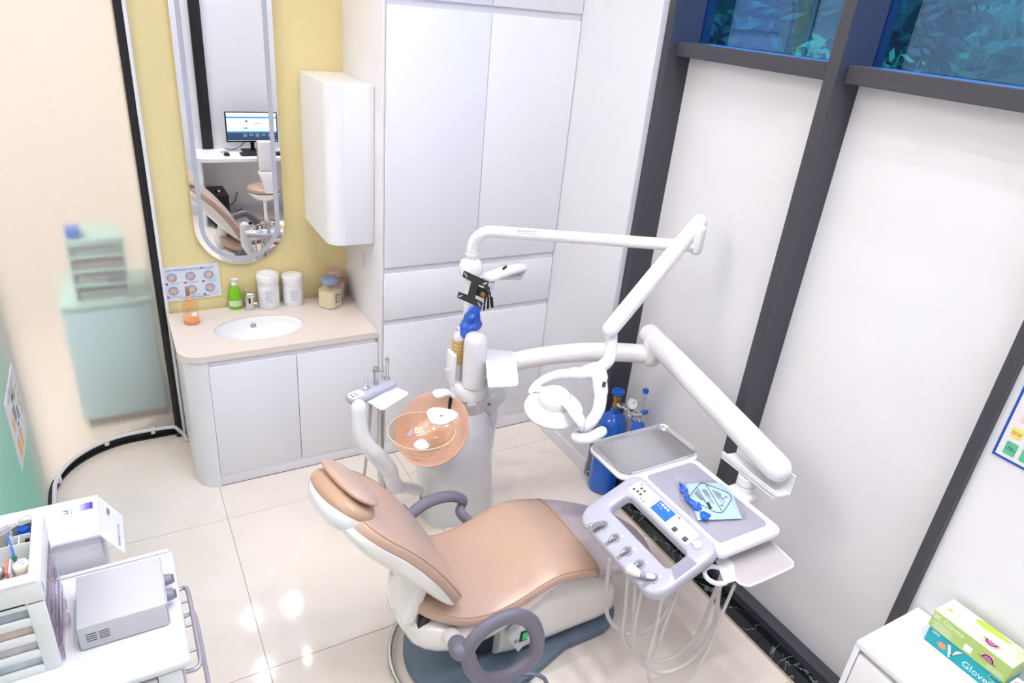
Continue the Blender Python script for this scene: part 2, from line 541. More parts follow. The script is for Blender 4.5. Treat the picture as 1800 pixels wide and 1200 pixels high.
# ---------------------------------------------------------------- ceiling and walls
emit('ceiling', B(-3.2, -0.72, CEIL_Z, 2.6, 6.05, CEIL_Z + 0.1, 0), CEIL, kind='structure', smooth=0)
emit('wall_back', B(0.155, 3.89, 0, 2.6, 4.02, CEIL_Z, 0), YELLOW, kind='structure', smooth=0)
emit('wall_right', B(2.23, 2.64, 0, 2.42, 3.8895, CEIL_Z, 0.002, 1), WHITE_WALL, kind='structure', smooth=0)
br = emit('baseboard_right', B(2.222, 2.64, 0, 2.2305, 3.25, 0.085, 0.002, 1), WHITE_SATIN, kind='structure', smooth=0)
emit('wall_front', B(-3.2, -0.72, 0, 2.6, -0.65, CEIL_Z, 0), WHITE_WALL, kind='structure', smooth=0)
t2 = struct_root('trim_2', (0.985, -0.64, 0))
emit('black_post', B(0.925, -0.651, 0.745, 1.035, -0.615, CEIL_Z - 0.002, 0.003), BLACKFRAME, t2)
emit('post_rib', B(0.955, -0.617, 0.745, 0.975, -0.605, CEIL_Z - 0.002, 0.002), BLACKFRAME, t2)
emit('wall_far', B(-3.2, 5.98, 0, 0.12, 6.05, CEIL_Z, 0), CREAM_WALL, kind='structure', smooth=0)
emit('wall_outer', B(-3.25, -0.72, 0, -3.15, 6.05, CEIL_Z, 0), CREAM_WALL, kind='structure', smooth=0)
emit('wall_side', B(0.118, 4.021, 0, 0.26, 6.05, CEIL_Z, 0), CREAM_WALL, kind='structure', smooth=0)
emit('wall_wing', B(-3.2, 0.0, 0, -0.62, 0.06, CEIL_Z, 0), CREAM_WALL, kind='structure', smooth=0)
# white trim strip where the ochre wall meets the glass frame
emit('trim_3', B(0.1555, 3.872, 0, 0.172, 3.8895, CEIL_Z - 0.002, 0.002), WHITE, kind='structure')
# ---------------------------------------------------------------- frosted curved glass partition
wl = struct_root('wall_left', (-0.3, 3.7, 0))
def glass_path(off=0.0):
    P = []
    P.append((0.12, 3.94 - off)); P.append((-0.02, 3.94 - off)); 
    cx, cy, r = -0.09, 3.51, 0.43
    for i in range(0, 19):
        a = math.radians(90 + 90 * i / 18)
        P.append((cx + (r - off) * math.cos(a), cy + (r - off) * math.sin(a)))
    P.append((-0.52 + off, 3.2)); P.append((-0.52 + off, 2.2)); P.append((-0.52 + off, 1.2)); P.append((-0.52 + off, 0.06))
    return P
def strip(off0, off1, z0, z1):
    a, b = glass_path(off0), glass_path(off1)
    bm = new()
    rings = []
    for p, q in zip(a, b):
        rings.append([(p[0], p[1], z0), (q[0], q[1], z0), (q[0], q[1], z1), (p[0], p[1], z1)])
    return skin(bm, rings)
emit('glass_pane', strip(0.0, 0.010, 0.012, CEIL_Z - 0.002), FROST, wl, smooth=30)
emit('bottom_track', strip(-0.012, 0.030, 0.0, 0.012), BLACKFRAME, wl, smooth=30)
emit('track_lip', strip(0.012, 0.018, 0.0121, 0.045), BLACKFRAME, wl, smooth=30)
emit('top_track', strip(-0.012, 0.022, CEIL_Z - 0.04, CEIL_Z - 0.001), BLACKFRAME, wl, smooth=30)
bm = new()
box(bm, 0.120, 3.878, 0.0, 0.1545, 3.955, CEIL_Z - 0.002, 0.002)
box(bm, 0.128, 3.872, 0.0, 0.140, 3.880, CEIL_Z - 0.002, 0.001)
emit('frame_post', bm, BLACKFRAME, wl)
# white conduit along the foot of the glass
gp = [(0.165, 3.80, 0.018), (0.160, 3.86, 0.018), (0.145, 3.875, 0.03), (0.128, 3.872, 0.06), (0.105, 3.885, 0.07)]
for p in glass_path(0.042)[1:-1]: gp.append((p[0], p[1], 0.07))
cond = thing('conduit_pipe', 'white conduit pipe clipped along the foot of the frosted glass wall', 'pipe', (-0.2, 3.8, 0))
emit('pipe', tube(new(), spath(gp, 4), 0.0105, 10), PLASTIC_MATT, cond)
for (px, py, ax) in ((0.0, 3.898, 0), (-0.24, 3.864, 0.4), (-0.466, 3.59, 1.37), (-0.478, 2.9, 1.57), (-0.478, 2.2, 1.57)):
    bm = new()
    t_ = Vector((-math.cos(ax), -math.sin(ax), 0)); n_ = Vector((t_.y, -t_.x, 0))
    obox(bm, (px, py, 0.064), t_, n_, Z, 0.011, 0.0155, 0.018, 0.003)
    emit('clip', bm, PLASTIC_MATT, cond)
# ---------------------------------------------------------------- window wall on the right
XF, XT, XG = 2.262, 2.31, 2.40
def mullion(root, y0, y1, name='mullion'):
    emit(name, B(XF, y0, 0.0012, 2.50, y1, CEIL_Z - 0.001, 0.002, 1), DARKMETAL, root, smooth=0)
w1 = struct_root('window_1', (2.35, 2.15, 0))
w2 = struct_root('window_2', (2.35, 1.25, 0))
w3 = struct_root('window_3', (2.35, 0.1, 0))
mullion(w1, 2.595, 2.6385); mullion(w2, 1.697, 1.748); mullion(w3, 0.812, 0.851)
WPANEL = M('white_back_painted_panel', 'ecebf0', 0.12, var=0.012, coat=0.15)
for root, ya, yb in ((w1, 1.748, 2.595), (w2, 0.851, 1.697)):
    a, b = ya + 0.0005, yb - 0.0005
    emit('transom', B(XT, a, 2.343, 2.49, b, 2.404, 0.002, 1), DARKMETAL, root, smooth=0)
    emit('white_panel', B(XG, a, 0.0012, 2.43, b, 2.3425, 0.0), WPANEL, root, smooth=0)
    emit('glass_pane', B(2.44, a, 2.4045, 2.452, b, CEIL_Z - 0.06, 0.0), BLUEGLASS, root, smooth=0)
    emit('top_rail', B(XT, a, CEIL_Z - 0.06, 2.49, b, CEIL_Z - 0.002, 0.002, 1), DARKMETAL, root, smooth=0)
    bm = new(); box(bm, 2.336, a, 0.0012, 2.3995, b, 0.046, 0.002, 1)
    emit('bottom_rail', bm, DARKMETAL, root, smooth=0)
emit('white_panel', B(2.292, -0.648, 0.0012, 2.33, 0.8115, CEIL_Z - 0.002, 0.0), WPANEL, w3, smooth=0)
# ---------------------------------------------------------------- garden outside
GRASS = M('garden_ground', '3d5a2e', 0.9, var=0.3, scale=3)
emit('ground_outside', B(2.75, -14, -0.6, 30, 22, -0.35, 0), GRASS, kind='structure', smooth=0)
LEAFS = [M('leaf_green_%s' % c, c, 0.55, var=0.35, scale=3) for c in ('3f7a35', '5c9440', '2c5a33', '83a83f')]
BARK = M('tree_bark', '5a4a38', 0.9, var=0.2)
def tree(x, y, h, r, leafm, label, n=1500, name='garden_tree', cat='tree'):
    t = thing(name, label, cat, (x, y, -0.35), 'trees and bushes beyond the window')
    rnd = random.Random(int(x * 100 + y * 10))
    if name == 'garden_tree':
        emit('trunk', tube(new(), [(x, y, -0.35), (x + 0.05, y, h * 0.4), (x, y + 0.05, h * 0.8)], [0.1, 0.07, 0.03], 8), BARK, t)
    bm = new()
    bmesh.ops.create_icosphere(bm, subdivisions=3, radius=1.0)
    for v in bm.verts:
        q = v.co.normalized()
        k = r * 0.80 * (1 + 0.16 * math.sin(7 * q.x + x) * math.sin(6 * q.y + y) + 0.10 * math.sin(15 * q.z + 9 * q.x))
        v.co = Vector((x, y, h)) + Vector((q.x * k, q.y * k, max(q.z * k * 0.85, -0.32 - h)))
    emit('crown', bm, leafm, t, smooth=0)
    bm = new()
    for _ in range(int(n * 1.5)):
        th, ph = rnd.uniform(0, 2 * PI), math.acos(rnd.uniform(-1, 1))
        rr = r * (0.74 + 0.26 * rnd.random()) * (1 + 0.18 * math.sin(5 * th + x) * math.sin(4 * ph))
        c = Vector((x + rr * math.sin(ph) * math.cos(th), y + rr * math.sin(ph) * math.sin(th), h + rr * 0.85 * math.cos(ph)))
        if c.z < -0.3: c.z = -0.3 + rnd.random() * 0.2
        u = Vector((rnd.gauss(0, 1), rnd.gauss(0, 1), rnd.gauss(0, 1))).normalized()
        v = u.orthogonal().normalized()
        s = rnd.uniform(0.035, 0.075) * (0.5 + 0.5 * r)
        q = [bm.verts.new(c + u * s * 1.6), bm.verts.new(c + v * s * 0.6), bm.verts.new(c - u * s * 1.6), bm.verts.new(c - v * s * 0.6)]
        bm.faces.new(q)
    emit('foliage', bm, leafm, t, smooth=0, kind='stuff')
tree(6.2, 8.0, 1.5, 1.25, LEAFS[3], 'light green feathery tree outside the window pane nearest the wardrobe', 3200)
tree(6.6, 4.85, 1.3, 1.2, LEAFS[1], 'mid green bushy tree outside, just behind the second window post', 3200)
tree(6.0, 11.4, 1.6, 1.4, LEAFS[0], 'round green tree outside, farthest to the left through the glass', 2400)
tree(6.4, 2.2, 1.3, 1.3, LEAFS[2], 'dark green tree outside the pane at the right edge', 3200)
tree(4.6, 4.3, 0.35, 0.55, LEAFS[1], 'low leafy bush outside the right window pane, nearer the post', 1400, 'garden_bush', 'bush')
tree(4.6, 2.7, 0.35, 0.6, LEAFS[0], 'low leafy bush outside the right window pane, at the picture edge', 1400, 'garden_bush', 'bush')
tree(10.4, 8.4, 2.6, 2.3, LEAFS[2], 'wide dark tree far out in the garden', 3400)
tree(10.6, 3.4, 2.6, 2.3, LEAFS[0], 'wide green tree at the back of the garden', 3400)
tree(10.4, 13.4, 2.6, 2.3, LEAFS[1], 'tall pale green tree at the far left of the garden', 3000)
tree(10.6, -1.6, 2.6, 2.3, LEAFS[2], 'tall dark green tree at the far right of the garden', 3000)
tree(14.8, 6.2, 3.6, 2.0, LEAFS[1], 'tallest pale tree in the gap between the two wide garden trees', 3000)
hg = thing('tall_hedge', 'tall dark clipped hedge closing the garden behind all the trees', 'hedge', (19, 5, -0.35))
bm = new(); bmesh.ops.create_grid(bm, x_segments=160, y_segments=24, size=0.5)
rnd = random.Random(5)
for v in bm.verts:
    gx_, gy_ = v.co.x, v.co.y
    v.co = Vector((18.6 + 0.5 * math.sin(41 * gx_) * math.sin(17 * gy_) + rnd.uniform(-0.25, 0.25), 5 + gx_ * 110, -0.35 + (gy_ + 0.5) * 6.6 + rnd.uniform(-0.1, 0.1)))
emit('hedge_face', bm, LEAFS[2], hg, smooth=0)
# ---------------------------------------------------------------- furniture behind the frosted glass
gc = thing('aqua_cabinet', 'pale aqua cabinet blurred behind the frosted glass, under the small drawer tower', 'cabinet', (-0.12, 4.4, 0))
emit('body', B(-0.345, 4.13, 0.07, 0.10, 4.62, 0.775, 0.004), AQUA, gc)
emit('top', B(-0.352, 4.118, 0.776, 0.107, 4.63, 0.80, 0.004), MINT, gc)
emit('plinth', B(-0.33, 4.16, 0.0, 0.09, 4.6, 0.0695, 0.0), M('brown_plinth', '8e7a66', 0.6), gc)
dt = thing('drawer_tower', 'pale mint desktop drawer tower blurred behind the glass on the aqua cabinet', 'organizer', (-0.12, 4.25, 0.80))
bm = new()
box(bm, -0.262, 4.14, 0.801, -0.25, 4.4, 1.165, 0.002); box(bm, -0.004, 4.14, 0.801, 0.008, 4.4, 1.165, 0.002)
box(bm, -0.25, 4.39, 0.801, -0.004, 4.4, 1.165, 0)
for z in (0.801, 0.893, 0.975, 1.056, 1.128): box(bm, -0.25, 4.14, z, -0.004, 4.39, z + (0.016 if z < 1.1 else 0.037), 0.001)
emit('case', bm, MINT, dt)
for z, c in ((0.82, '9aa7a0'), (0.912, 'a5aaa2'), (0.994, 'a89a92'), (1.075, '9db0aa')):
    emit('drawer', B(-0.245, 4.155, z, -0.01, 4.385, z + 0.045, 0.003), M('drawer_tint_' + c, c, 0.4), dt)
emit('navy_item', B(-0.11, 4.146, 0.915, -0.02, 4.156, 0.932, 0.001), INK, dt)
bb = emit('blue_box', B(-0.255, 4.16, 1.1665, -0.185, 4.26, 1.215, 0.003), BLUEPL); _props(bb, 'small bright blue box on top of the drawer tower behind the glass', 'box')

# ---------------------------------------------------------------- wardrobe
wr = thing('wardrobe', 'tall white built-in wardrobe with two doors over drawers beside the window wall', 'wardrobe', (1.7, 3.6, 0))
bm = new()
box(bm, 1.165, 3.275, 0.0, 1.183, 3.8895, CEIL_Z - 0.002, 0.001)
box(bm, 2.2265, 3.275, 0.0, 2.2295, 3.8895, CEIL_Z - 0.002, 0.0)
box(bm, 1.183, 3.86, 0.0, 2.2265, 3.8895, CEIL_Z - 0.002, 0.0)
for z in (0.06, 0.86, 1.160, 2.445, 3.17): box(bm, 1.183, 3.278, z, 2.2265, 3.86, z + 0.018, 0.0)
emit('carcass', bm, WHITE_SATIN, wr)
GROOVE = M('grey_finger_groove', 'dcdadf', 0.45, var=0.0)
for z0, z1 in ((0.853, 0.886), (1.155, 1.190), (2.437, 2.470)):
    emit('finger_groove', B(1.184, 3.262, z0 + 0.0, 2.2262, 3.2775, z1, 0.0), GROOVE, wr, smooth=0)
YF = 3.2525
def front(n, x0, x1, z0, z1): return emit(n, B(x0, YF, z0, x1, 3.2715, z1, 0.0015, 2), WHITE, wr)
front('door', 1.180, 1.7065, 1.190, 2.437)
front('door', 1.7095, 2.2265, 1.190, 2.437)
front('top_fascia', 1.180, 1.7065, 2.470, CEIL_Z - 0.004); front('top_fascia', 1.7095, 2.2265, 2.470, CEIL_Z - 0.004)
front('drawer_front', 1.180, 2.2265, 0.887, 1.154)
front('lower_door', 1.180, 1.7065, 0.097, 0.852); front('lower_door', 1.7095, 2.2265, 0.097, 0.852)
emit('plinth', B(1.183, 3.256, 0.004, 2.2255, 3.272, 0.094, 0.001), WHITE_SATIN, wr)
emit('floor_gap', B(1.183, 3.2565, 0.0, 2.2255, 3.27, 0.0035, 0), BLACK, wr, smooth=0)
hk = emit('wall_hook', B(1.157, 3.545, 1.09, 1.1645, 3.56, 1.165, 0.002), PLASTIC_MATT)
_props(hk, 'small white adhesive hook on the wardrobe side above the counter', 'hook')
# ---------------------------------------------------------------- vanity cabinet
vc = thing('vanity_cabinet', 'white two-door vanity cabinet with a rounded left corner under the wash counter', 'cabinet', (0.67, 3.6, 0))
def arc(cx, cy, rx, ry, a0, a1, n=10):
    return [(cx + rx * math.cos(math.radians(a0 + (a1 - a0) * i / n)), cy + ry * math.sin(math.radians(a0 + (a1 - a0) * i / n))) for i in range(n + 1)]
outer = [(0.176, 3.868)] + arc(0.284, 3.412, 0.108, 0.107, 180, 270) 
inner = [(0.192, 3.868)] + arc(0.284, 3.412, 0.092, 0.091, 180, 270)
bm = new()
rings = [[(p[0], p[1], 0), (q[0], q[1], 0), (q[0], q[1], 0.7665), (p[0], p[1], 0.7665)] for p, q in zip(outer, inner)]
skin(bm, rings)
box(bm, 1.148, 3.327, 0.0, 1.1640, 3.868, 0.7665, 0)
box(bm, 0.194, 3.855, 0.0, 1.148, 3.868, 0.7665, 0)
box(bm, 0.285, 3.34, 0.05, 1.148, 3.855, 0.066, 0)
box(bm, 0.285, 3.318, 0.735, 1.148, 3.330, 0.7665, 0)
emit('carcass', bm, WHITE, vc, smooth=35)
for x0, x1 in ((0.2855, 0.7145), (0.7175, 1.1625)):
    emit('door', B(x0, 3.305, 0.072, x1, 3.3265, 0.7335, 0.0015), WHITE, vc)
emit('plinth', B(0.285, 3.309, 0.004, 1.1635, 3.3265, 0.070, 0.001), WHITE_SATIN, vc)
emit('floor_gap', B(0.285, 3.31, 0.0, 1.1635, 3.325, 0.0035, 0), BLACK, vc, smooth=0)
# counter with an oval cut-out and the basin
ct = thing('wash_counter', 'pale beige stone counter with an inset oval white basin', 'counter', (0.67, 3.6, 0.767))
CX, CY, EA, EB = 0.588, 3.565, 0.232, 0.150
out2 = [(0.1585, 3.871)] + arc(0.265, 3.412, 0.1065, 0.110, 180, 270, 12) + [(1.1645, 3.302), (1.1645, 3.871)]
N = 48
inn = [(CX + EA * math.cos(2 * PI * i / N), CY + EB * math.sin(2 * PI * i / N)) for i in range(N)]
bm = new()
def loopedges(pts, z):
    v = [bm.verts.new((p[0], p[1], z)) for p in pts]
    return [bm.edges.new((v[i], v[(i + 1) % len(v)])) for i in range(len(v))]
es = loopedges(out2, 0.80) + loopedges(inn, 0.80)
bmesh.ops.triangle_fill(bm, use_beauty=True, use_dissolve=False, edges=es)
r = bmesh.ops.extrude_face_region(bm, geom=list(bm.faces))
bmesh.ops.translate(bm, verts=[e for e in r['geom'] if isinstance(e, bmesh.types.BMVert)], vec=(0, 0, -0.033))
emit('stone_top', bm, COUNTER, ct, smooth=35)
bm = new()
lathe(bm, [(0.2318, -0.031), (0.2318, -0.010), (0.2295, -0.012), (0.227, -0.03), (0.219, -0.055), (0.185, -0.098), (0.12, -0.122), (0.03, -0.130), (0.022, -0.134), (0.0, -0.134), (0.0, -0.142), (0.05, -0.140), (0.14, -0.132), (0.205, -0.105), (0.23, -0.06)],
      (CX, CY, 0.80), n=48, sy=EB / EA)
bs = emit('basin', bm, PORCELAIN, ct, smooth=50)
bm = new(); lathe(bm, [(0, 0), (0.021, 0), (0.021, 0.003), (0.0, 0.004)], (CX, CY, 0.8 - 0.135), n=20); emit('drain', bm, CHROME, bs)
lu, ln = X, Vector((0, -0.96, 0.28)).normalized()
lv = ln.cross(lu)
lc = Vector((0.5748, 3.7079, 0.7435)) + ln * 0.004
bm = new(); plate(bm, lc, lu, lv, 0.030, 0.020, 0.003, 0.0012); emit('logo_patch', bm, INKGREY, bs, label='grey maker patch inside the basin')
text('lettering', 'AQUA\nCERAMIC', 0.0068, lc + ln * 0.0012, lu, lv, INKWHITE, bs)
text('lettering', 'INAX', 0.007, lc + lv * 0.018, lu, lv, INKGREY, bs)
# ---------------------------------------------------------------- wall cabinet with rounded corner
wc = thing('wall_cabinet', 'white hanging wall cabinet with a rounded corner, beside the tall mirror', 'cabinet', (1.05, 3.6, 1.285))
prof = [(0.931, 3.888)] + arc(1.011, 3.455, 0.080, 0.075, 180, 270, 10) + [(1.1645, 3.38), (1.1645, 3.888)]
bm = new(); prism(bm, [(x, y, 1.285) for x, y in prof], (0, 0, 0.792), 0.0015, 1, 0.7)
emit('body', bm, WHITE, wc, smooth=35)
emit('door', B(1.013, 3.3765, 1.288, 1.163, 3.3798, 2.074, 0.001), WHITE, wc)
# ---------------------------------------------------------------- capsule mirror
mr = thing('wall_mirror', 'tall capsule-shaped mirror with a grey frosted line, on the ochre wall', 'mirror', (0.577, 3.87, 1.045))
def capsule(hw, z0, z1, cx=0.577, n=22):
    a = arc(cx, z0 + hw, hw, hw, 180, 360, n) + arc(cx, z1 - hw, hw, hw, 0, 180, n)
    return a
ZB, ZT, HW = 1.052, 2.78, 0.233
bm = new(); prism(bm, [(x, 3.864, z) for x, z in capsule(HW, ZB, ZT)], (0, 0.006, 0), 0.0015, 1)
emit('glass', bm, MIRROR, mr, smooth=20)
bm = new(); prism(bm, [(x, 3.8702, z) for x, z in capsule(HW - 0.012, ZB + 0.012, ZT - 0.012)], (0, 0.0195, 0), 0.0)
emit('back_frame', bm, STEEL, mr, smooth=35)
a, b = capsule(HW - 0.026, ZB + 0.026, ZT - 0.026), capsule(HW - 0.050, ZB + 0.050, ZT - 0.050)
bm = new()
skin(bm, [[(p[0], 3.8639, p[1]) for p in a], [(p[0], 3.8639, p[1]) for p in b], [(p[0], 3.8632, p[1]) for p in b], [(p[0], 3.8632, p[1]) for p in a]], loop=True, cap0=False, cap1=False)
emit('frosted_line', bm, MIRBAND, mr, smooth=20)
# ---------------------------------------------------------------- hand washing poster
ps = thing('hand_washing_poster', 'pale blue hand washing poster with six round pictures behind the orange bottle', 'poster', (0.3, 3.885, 0.87))
PY0 = 3.883
PAPER = M('poster_pale_blue', 'dfe4f0', 0.35, var=0.02)
bm = new(); prism(bm, [(0.152, PY0, 1.062), (0.156, PY0, 0.864), (0.450, PY0, 0.872), (0.446, PY0, 1.068)], (0, 0.005, 0), 0.0)
emit('board', bm, PAPER, ps, smooth=0)
pf = PY0 - 0.0004
text('heading', 'QUY TRÌNH RỬA TAY THƯỜNG QUY', 0.0165, (0.300, pf, 1.043), X, Z, INK, ps, 0.0004, 0.86)
DISC = M('poster_disc_blue', '8aaed6', 0.5, var=0.02)
SKIN = M('poster_hand_peach', 'eab79a', 0.5, var=0.06)
hand = [(-0.021, -0.006), (-0.012, 0.008), (0.0, 0.012), (0.012, 0.010), (0.022, 0.012), (0.019, 0.002), (0.012, -0.005), (0.004, -0.008), (-0.006, -0.013), (-0.018, -0.015)]
for k in range(6):
    cx, cz = 0.208 + 0.092 * (k % 3), 1.003 - 0.077 * (k // 3)
    bm = new(); flatshape(bm, (cx, pf, cz), X, Z, circ(0.026), 0.0004); d = emit('picture_disc', bm, DISC, ps, smooth=0)
    ang = (0.5, 0.25, 0.75, -0.1, 0.3, -0.7)[k]
    u2 = X * math.cos(ang) + Z * math.sin(ang); v2 = -X * math.sin(ang) + Z * math.cos(ang)
    bm = new(); flatshape(bm, (cx, pf - 0.0005, cz), u2, v2, hand, 0.0004)
    flatshape(bm, (cx, pf - 0.0005, cz), u2, v2, [(-y * 0.8, x * 0.75) for x, y in hand], 0.0006)
    emit('hand_picture', bm, SKIN, d, smooth=0)
    bm = new(); plate(bm, (cx - 0.030, pf, cz - 0.035), X, Z, 0.014, 0.0105, 0.002, 0.0004); q = emit('number_box', bm, INK, ps, smooth=0)
    text('number', 'B%d' % (k + 1), 0.008, (cx - 0.030, pf - 0.0005, cz - 0.035), X, Z, INKWHITE, q, 0.0003)
    bm = new()
    for r_ in range(2): plate(bm, (cx + 0.012, pf, cz - 0.032 - 0.006 * r_), X, Z, 0.056 - 0.012 * r_, 0.0012, 0.0004, 0.0003)
    emit('caption_lines', bm, INKGREY, ps, smooth=0, kind='stuff')
bm = new(); plate(bm, (0.31, pf, 0.8795), X, Z, 0.15, 0.0026, 0.0004, 0.0003); emit('footer_line', bm, INK, ps, smooth=0)
# ---------------------------------------------------------------- wall poster right (blue border)
pr = thing('blue_border_chart', 'blue bordered chart with coloured boxes on the window wall at the right edge', 'poster', (2.29, 0.6, 1.31))
def zx(z): return z
PX0 = 2.2915
emit('board', B(2.288, 0.33, 1.3635, PX0, 0.7865, 1.98, 0.0), M('chart_blue_border', '1a56b8', 0.4, var=0.0), pr, smooth=0)
emit('sheet', B(2.2872, 0.34, 1.3720, 2.2879, 0.7785, 1.97, 0.0), M('chart_white', 'e6e4ea', 0.4, var=0.0), pr, smooth=0)
xf = 2.2871
GREENB, YELB, PINKB = M('chart_green', '5fc096', 0.5, var=0), M('chart_yellow', 'f2dc74', 0.5, var=0), M('chart_pink', 'efc9d4', 0.5, var=0)
U_, V_ = -Y, Z
def chart(y, z, w, h, m, body=None):
    bm = new(); plate(bm, (xf, y, z), U_, V_, w, h, 0.004, 0.0004)
    o = emit('chart_box', bm, m, pr, smooth=0)
    if body: text('lettering', body, min(w * 0.2, h * 0.2), (xf - 0.0005, y, z), U_, V_, INKBLK, o, 0.0003)
chart(0.745, 1.406, 0.034, 0.044, GREENB, 'BÌNH\nTHƯỜNG')
chart(0.689, 1.406, 0.052, 0.044, GREENB, 'KHÔNG')
chart(0.747, 1.460, 0.032, 0.036, YELB, 'THEO DÕI\nSAU TIÊM')
chart(0.731, 1.530, 0.050, 0.064, PINKB, 'XỬ TRÍ')
chart(0.60, 1.468, 0.07, 0.036, YELB); chart(0.55, 1.55, 0.12, 0.06, PINKB); chart(0.5, 1.68, 0.2, 0.06, GREENB); chart(0.55, 1.88, 0.3, 0.05, PINKB)
# ---------------------------------------------------------------- poster on the frosted glass left
pl_ = thing('glass_wall_chart', 'white chart with orange and grey boxes stuck to the frosted glass at the left edge', 'poster', (-0.507, 3.2, 0.5))
gx = -0.509
emit('board', B(gx - 0.0006, 3.02, 0.532, gx + 0.004, 3.40, 0.855, 0.0), M('chart_paper', 'ebe9ec', 0.35, var=0.0), pl_, smooth=0)
gf = gx + 0.0043
ORB, GRB, GNB = M('chart_orange', 'f0c078', 0.5, var=0), M('chart_grey', '8f9494', 0.5, var=0), M('chart_leaf', 'a9cf9a', 0.5, var=0)
def lchart(y, z, w, h, m):
    bm = new(); plate(bm, (gf, y, z), Y, Z, w, h, 0.004, 0.0004); emit('chart_box', bm, m, pl_, smooth=0)
text('heading', 'QUY TRÌNH XỬ LÝ', 0.026, (gf, 3.2, 0.825), Y, Z, M('chart_red_ink', 'c7484e', 0.5, var=0), pl_, 0.0004)
for y, z, w, h, m in ((3.10, .60, .07, .09, ORB), (3.19, .60, .05, .09, ORB), (3.09, .72, .05, .06, ORB), (3.13, .76, .03, .03, ORB), (3.17, .73, .06, .07, GRB), (3.20, .79, .06, .03, GRB), (3.25, .78, .07, .05, GNB),
                      (3.25, .69, .04, .06, GRB), (3.34, .77, .03, .02, GNB), (3.33, .70, .03, .03, ORB), (3.36, .65, .02, .05, GNB), (3.19, .665, .02, .02, INK), (3.36, .72, .02, .02, GRB)):
    lchart(y, z, w, h, m)

# ---------------------------------------------------------------- things on the wash counter
CT = 0.8005
AMBER = mat_tinted('amber_clear_plastic', 'fdeedd', 0.05, (1, 1, 1, 1))
AMBERL = M('orange_liquid_soap', 'f6b478', 0.1, var=0.0)
x, y = 0.268, 3.722
ob = thing('orange_soap_bottle', 'round clear orange pump bottle at the left end of the wash counter', 'bottle', (x, y, CT))
bm = new(); lathe(bm, [(0, 0), (0.036, 0), (0.040, 0.006), (0.0405, 0.09), (0.039, 0.112), (0.026, 0.128), (0.017, 0.132), (0.0165, 0.14), (0.0, 0.14)], (x, y, CT), n=28); emit('bottle_body', bm, AMBER, ob)
bm = new(); lathe(bm, [(0, 0.001), (0.034, 0.001), (0.037, 0.006), (0.037, 0.022), (0, 0.0221)], (x, y, CT), n=24); emit('soap', bm, AMBERL, ob)
bm = new(); lathe(bm, [(0, 0.1402), (0.018, 0.1402), (0.018, 0.157), (0.008, 0.161), (0.0, 0.161)], (x, y, CT), n=24); emit('cap', bm, M('orange_cap', 'eebb96', 0.4), ob)
bm = new(); obox(bm, (x - 0.004, y, CT + 0.184), X, Y, Z, 0.010, 0.012, 0.022, 0.005); obox(bm, (x - 0.006, y - 0.022, CT + 0.203), X, Y, Z, 0.007, 0.026, 0.006, 0.003); emit('pump_head', bm, GREYPL, ob, label='grey pump head')
bm = new(); plate(bm, (x + 0.012, y - 0.0395, CT + 0.065), X, Z, 0.026, 0.022, 0.003, 0.0008); emit('label', bm, INKWHITE, ob)
# green soap
x, y = 0.512, 3.845
GREEN = M('lime_green_soap', '8fd836', 0.1, var=0.0, trans=0.25, ior=1.3)
gb = thing('green_soap_bottle', 'lime green hand soap bottle with a white pump beside the chrome tap', 'bottle', (x, y, CT))
bm = new(); lathe(bm, [(0, 0), (0.030, 0), (0.036, 0.005), (0.036, 0.055), (0.034, 0.09), (0.026, 0.122), (0.014, 0.136), (0.011, 0.142), (0, 0.142)], (x, y, CT), n=28, sy=0.72); emit('bottle_body', bm, GREEN, gb)
bm = new(); lathe(bm, [(0, 0.1422), (0.014, 0.1422), (0.014, 0.153), (0.006, 0.156), (0.006, 0.170), (0.0, 0.17)], (x, y, CT), n=20); box(bm, x - 0.014, y - 0.010, CT + 0.170, x + 0.024, y + 0.010, CT + 0.181, 0.004); emit('pump', bm, PLASTIC_MATT, gb)
bm = new()
for i in range(9):
    pass
skin(bm, [[(x + 0.0366 * math.cos(a), y + 0.0264 * math.sin(a), CT + 0.02), (x + 0.0366 * math.cos(a), y + 0.0264 * math.sin(a), CT + 0.055), (x + 0.037 * math.cos(a), y + 0.0268 * math.sin(a), CT + 0.055), (x + 0.037 * math.cos(a), y + 0.0268 * math.sin(a), CT + 0.02)] for a in [math.radians(195 + 13 * i) for i in range(12)]])
emit('label', bm, M('pale_green_label', 'c9e2b8', 0.4, var=0.15, scale=60), gb)
# sensor tap
x, y = 0.58, 3.815
fa = thing('sensor_tap', 'chrome block sensor tap behind the basin, between the soap and the white tubs', 'tap', (x, y, CT))
bm = new(); box(bm, x - 0.0215, y - 0.02, CT, x + 0.0215, y + 0.028, CT + 0.105, 0.007, 3); emit('body', bm, CHROME, fa)
bm = new(); obox(bm, (x, y - 0.025, CT + 0.114), (1, 0, 0), (0, -1, -0.08), (0, -0.08, 1), 0.0215, 0.055, 0.009, 0.005); emit('spout', bm, CHROME, fa)
bm = new(); obox(bm, (x, y - 0.0205, CT + 0.055), X, Y, Z, 0.0055, 0.0012, 0.015, 0.001); emit('sensor', bm, BLACK, fa)
bm = new(); lathe(bm, [(0, 0), (0.006, 0), (0.006, 0.014), (0.009, 0.015), (0.009, 0.022), (0, 0.023)], (x + 0.0216, y - 0.002, CT + 0.03), X, n=16); emit('temperature_knob', bm, CHROME, fa)
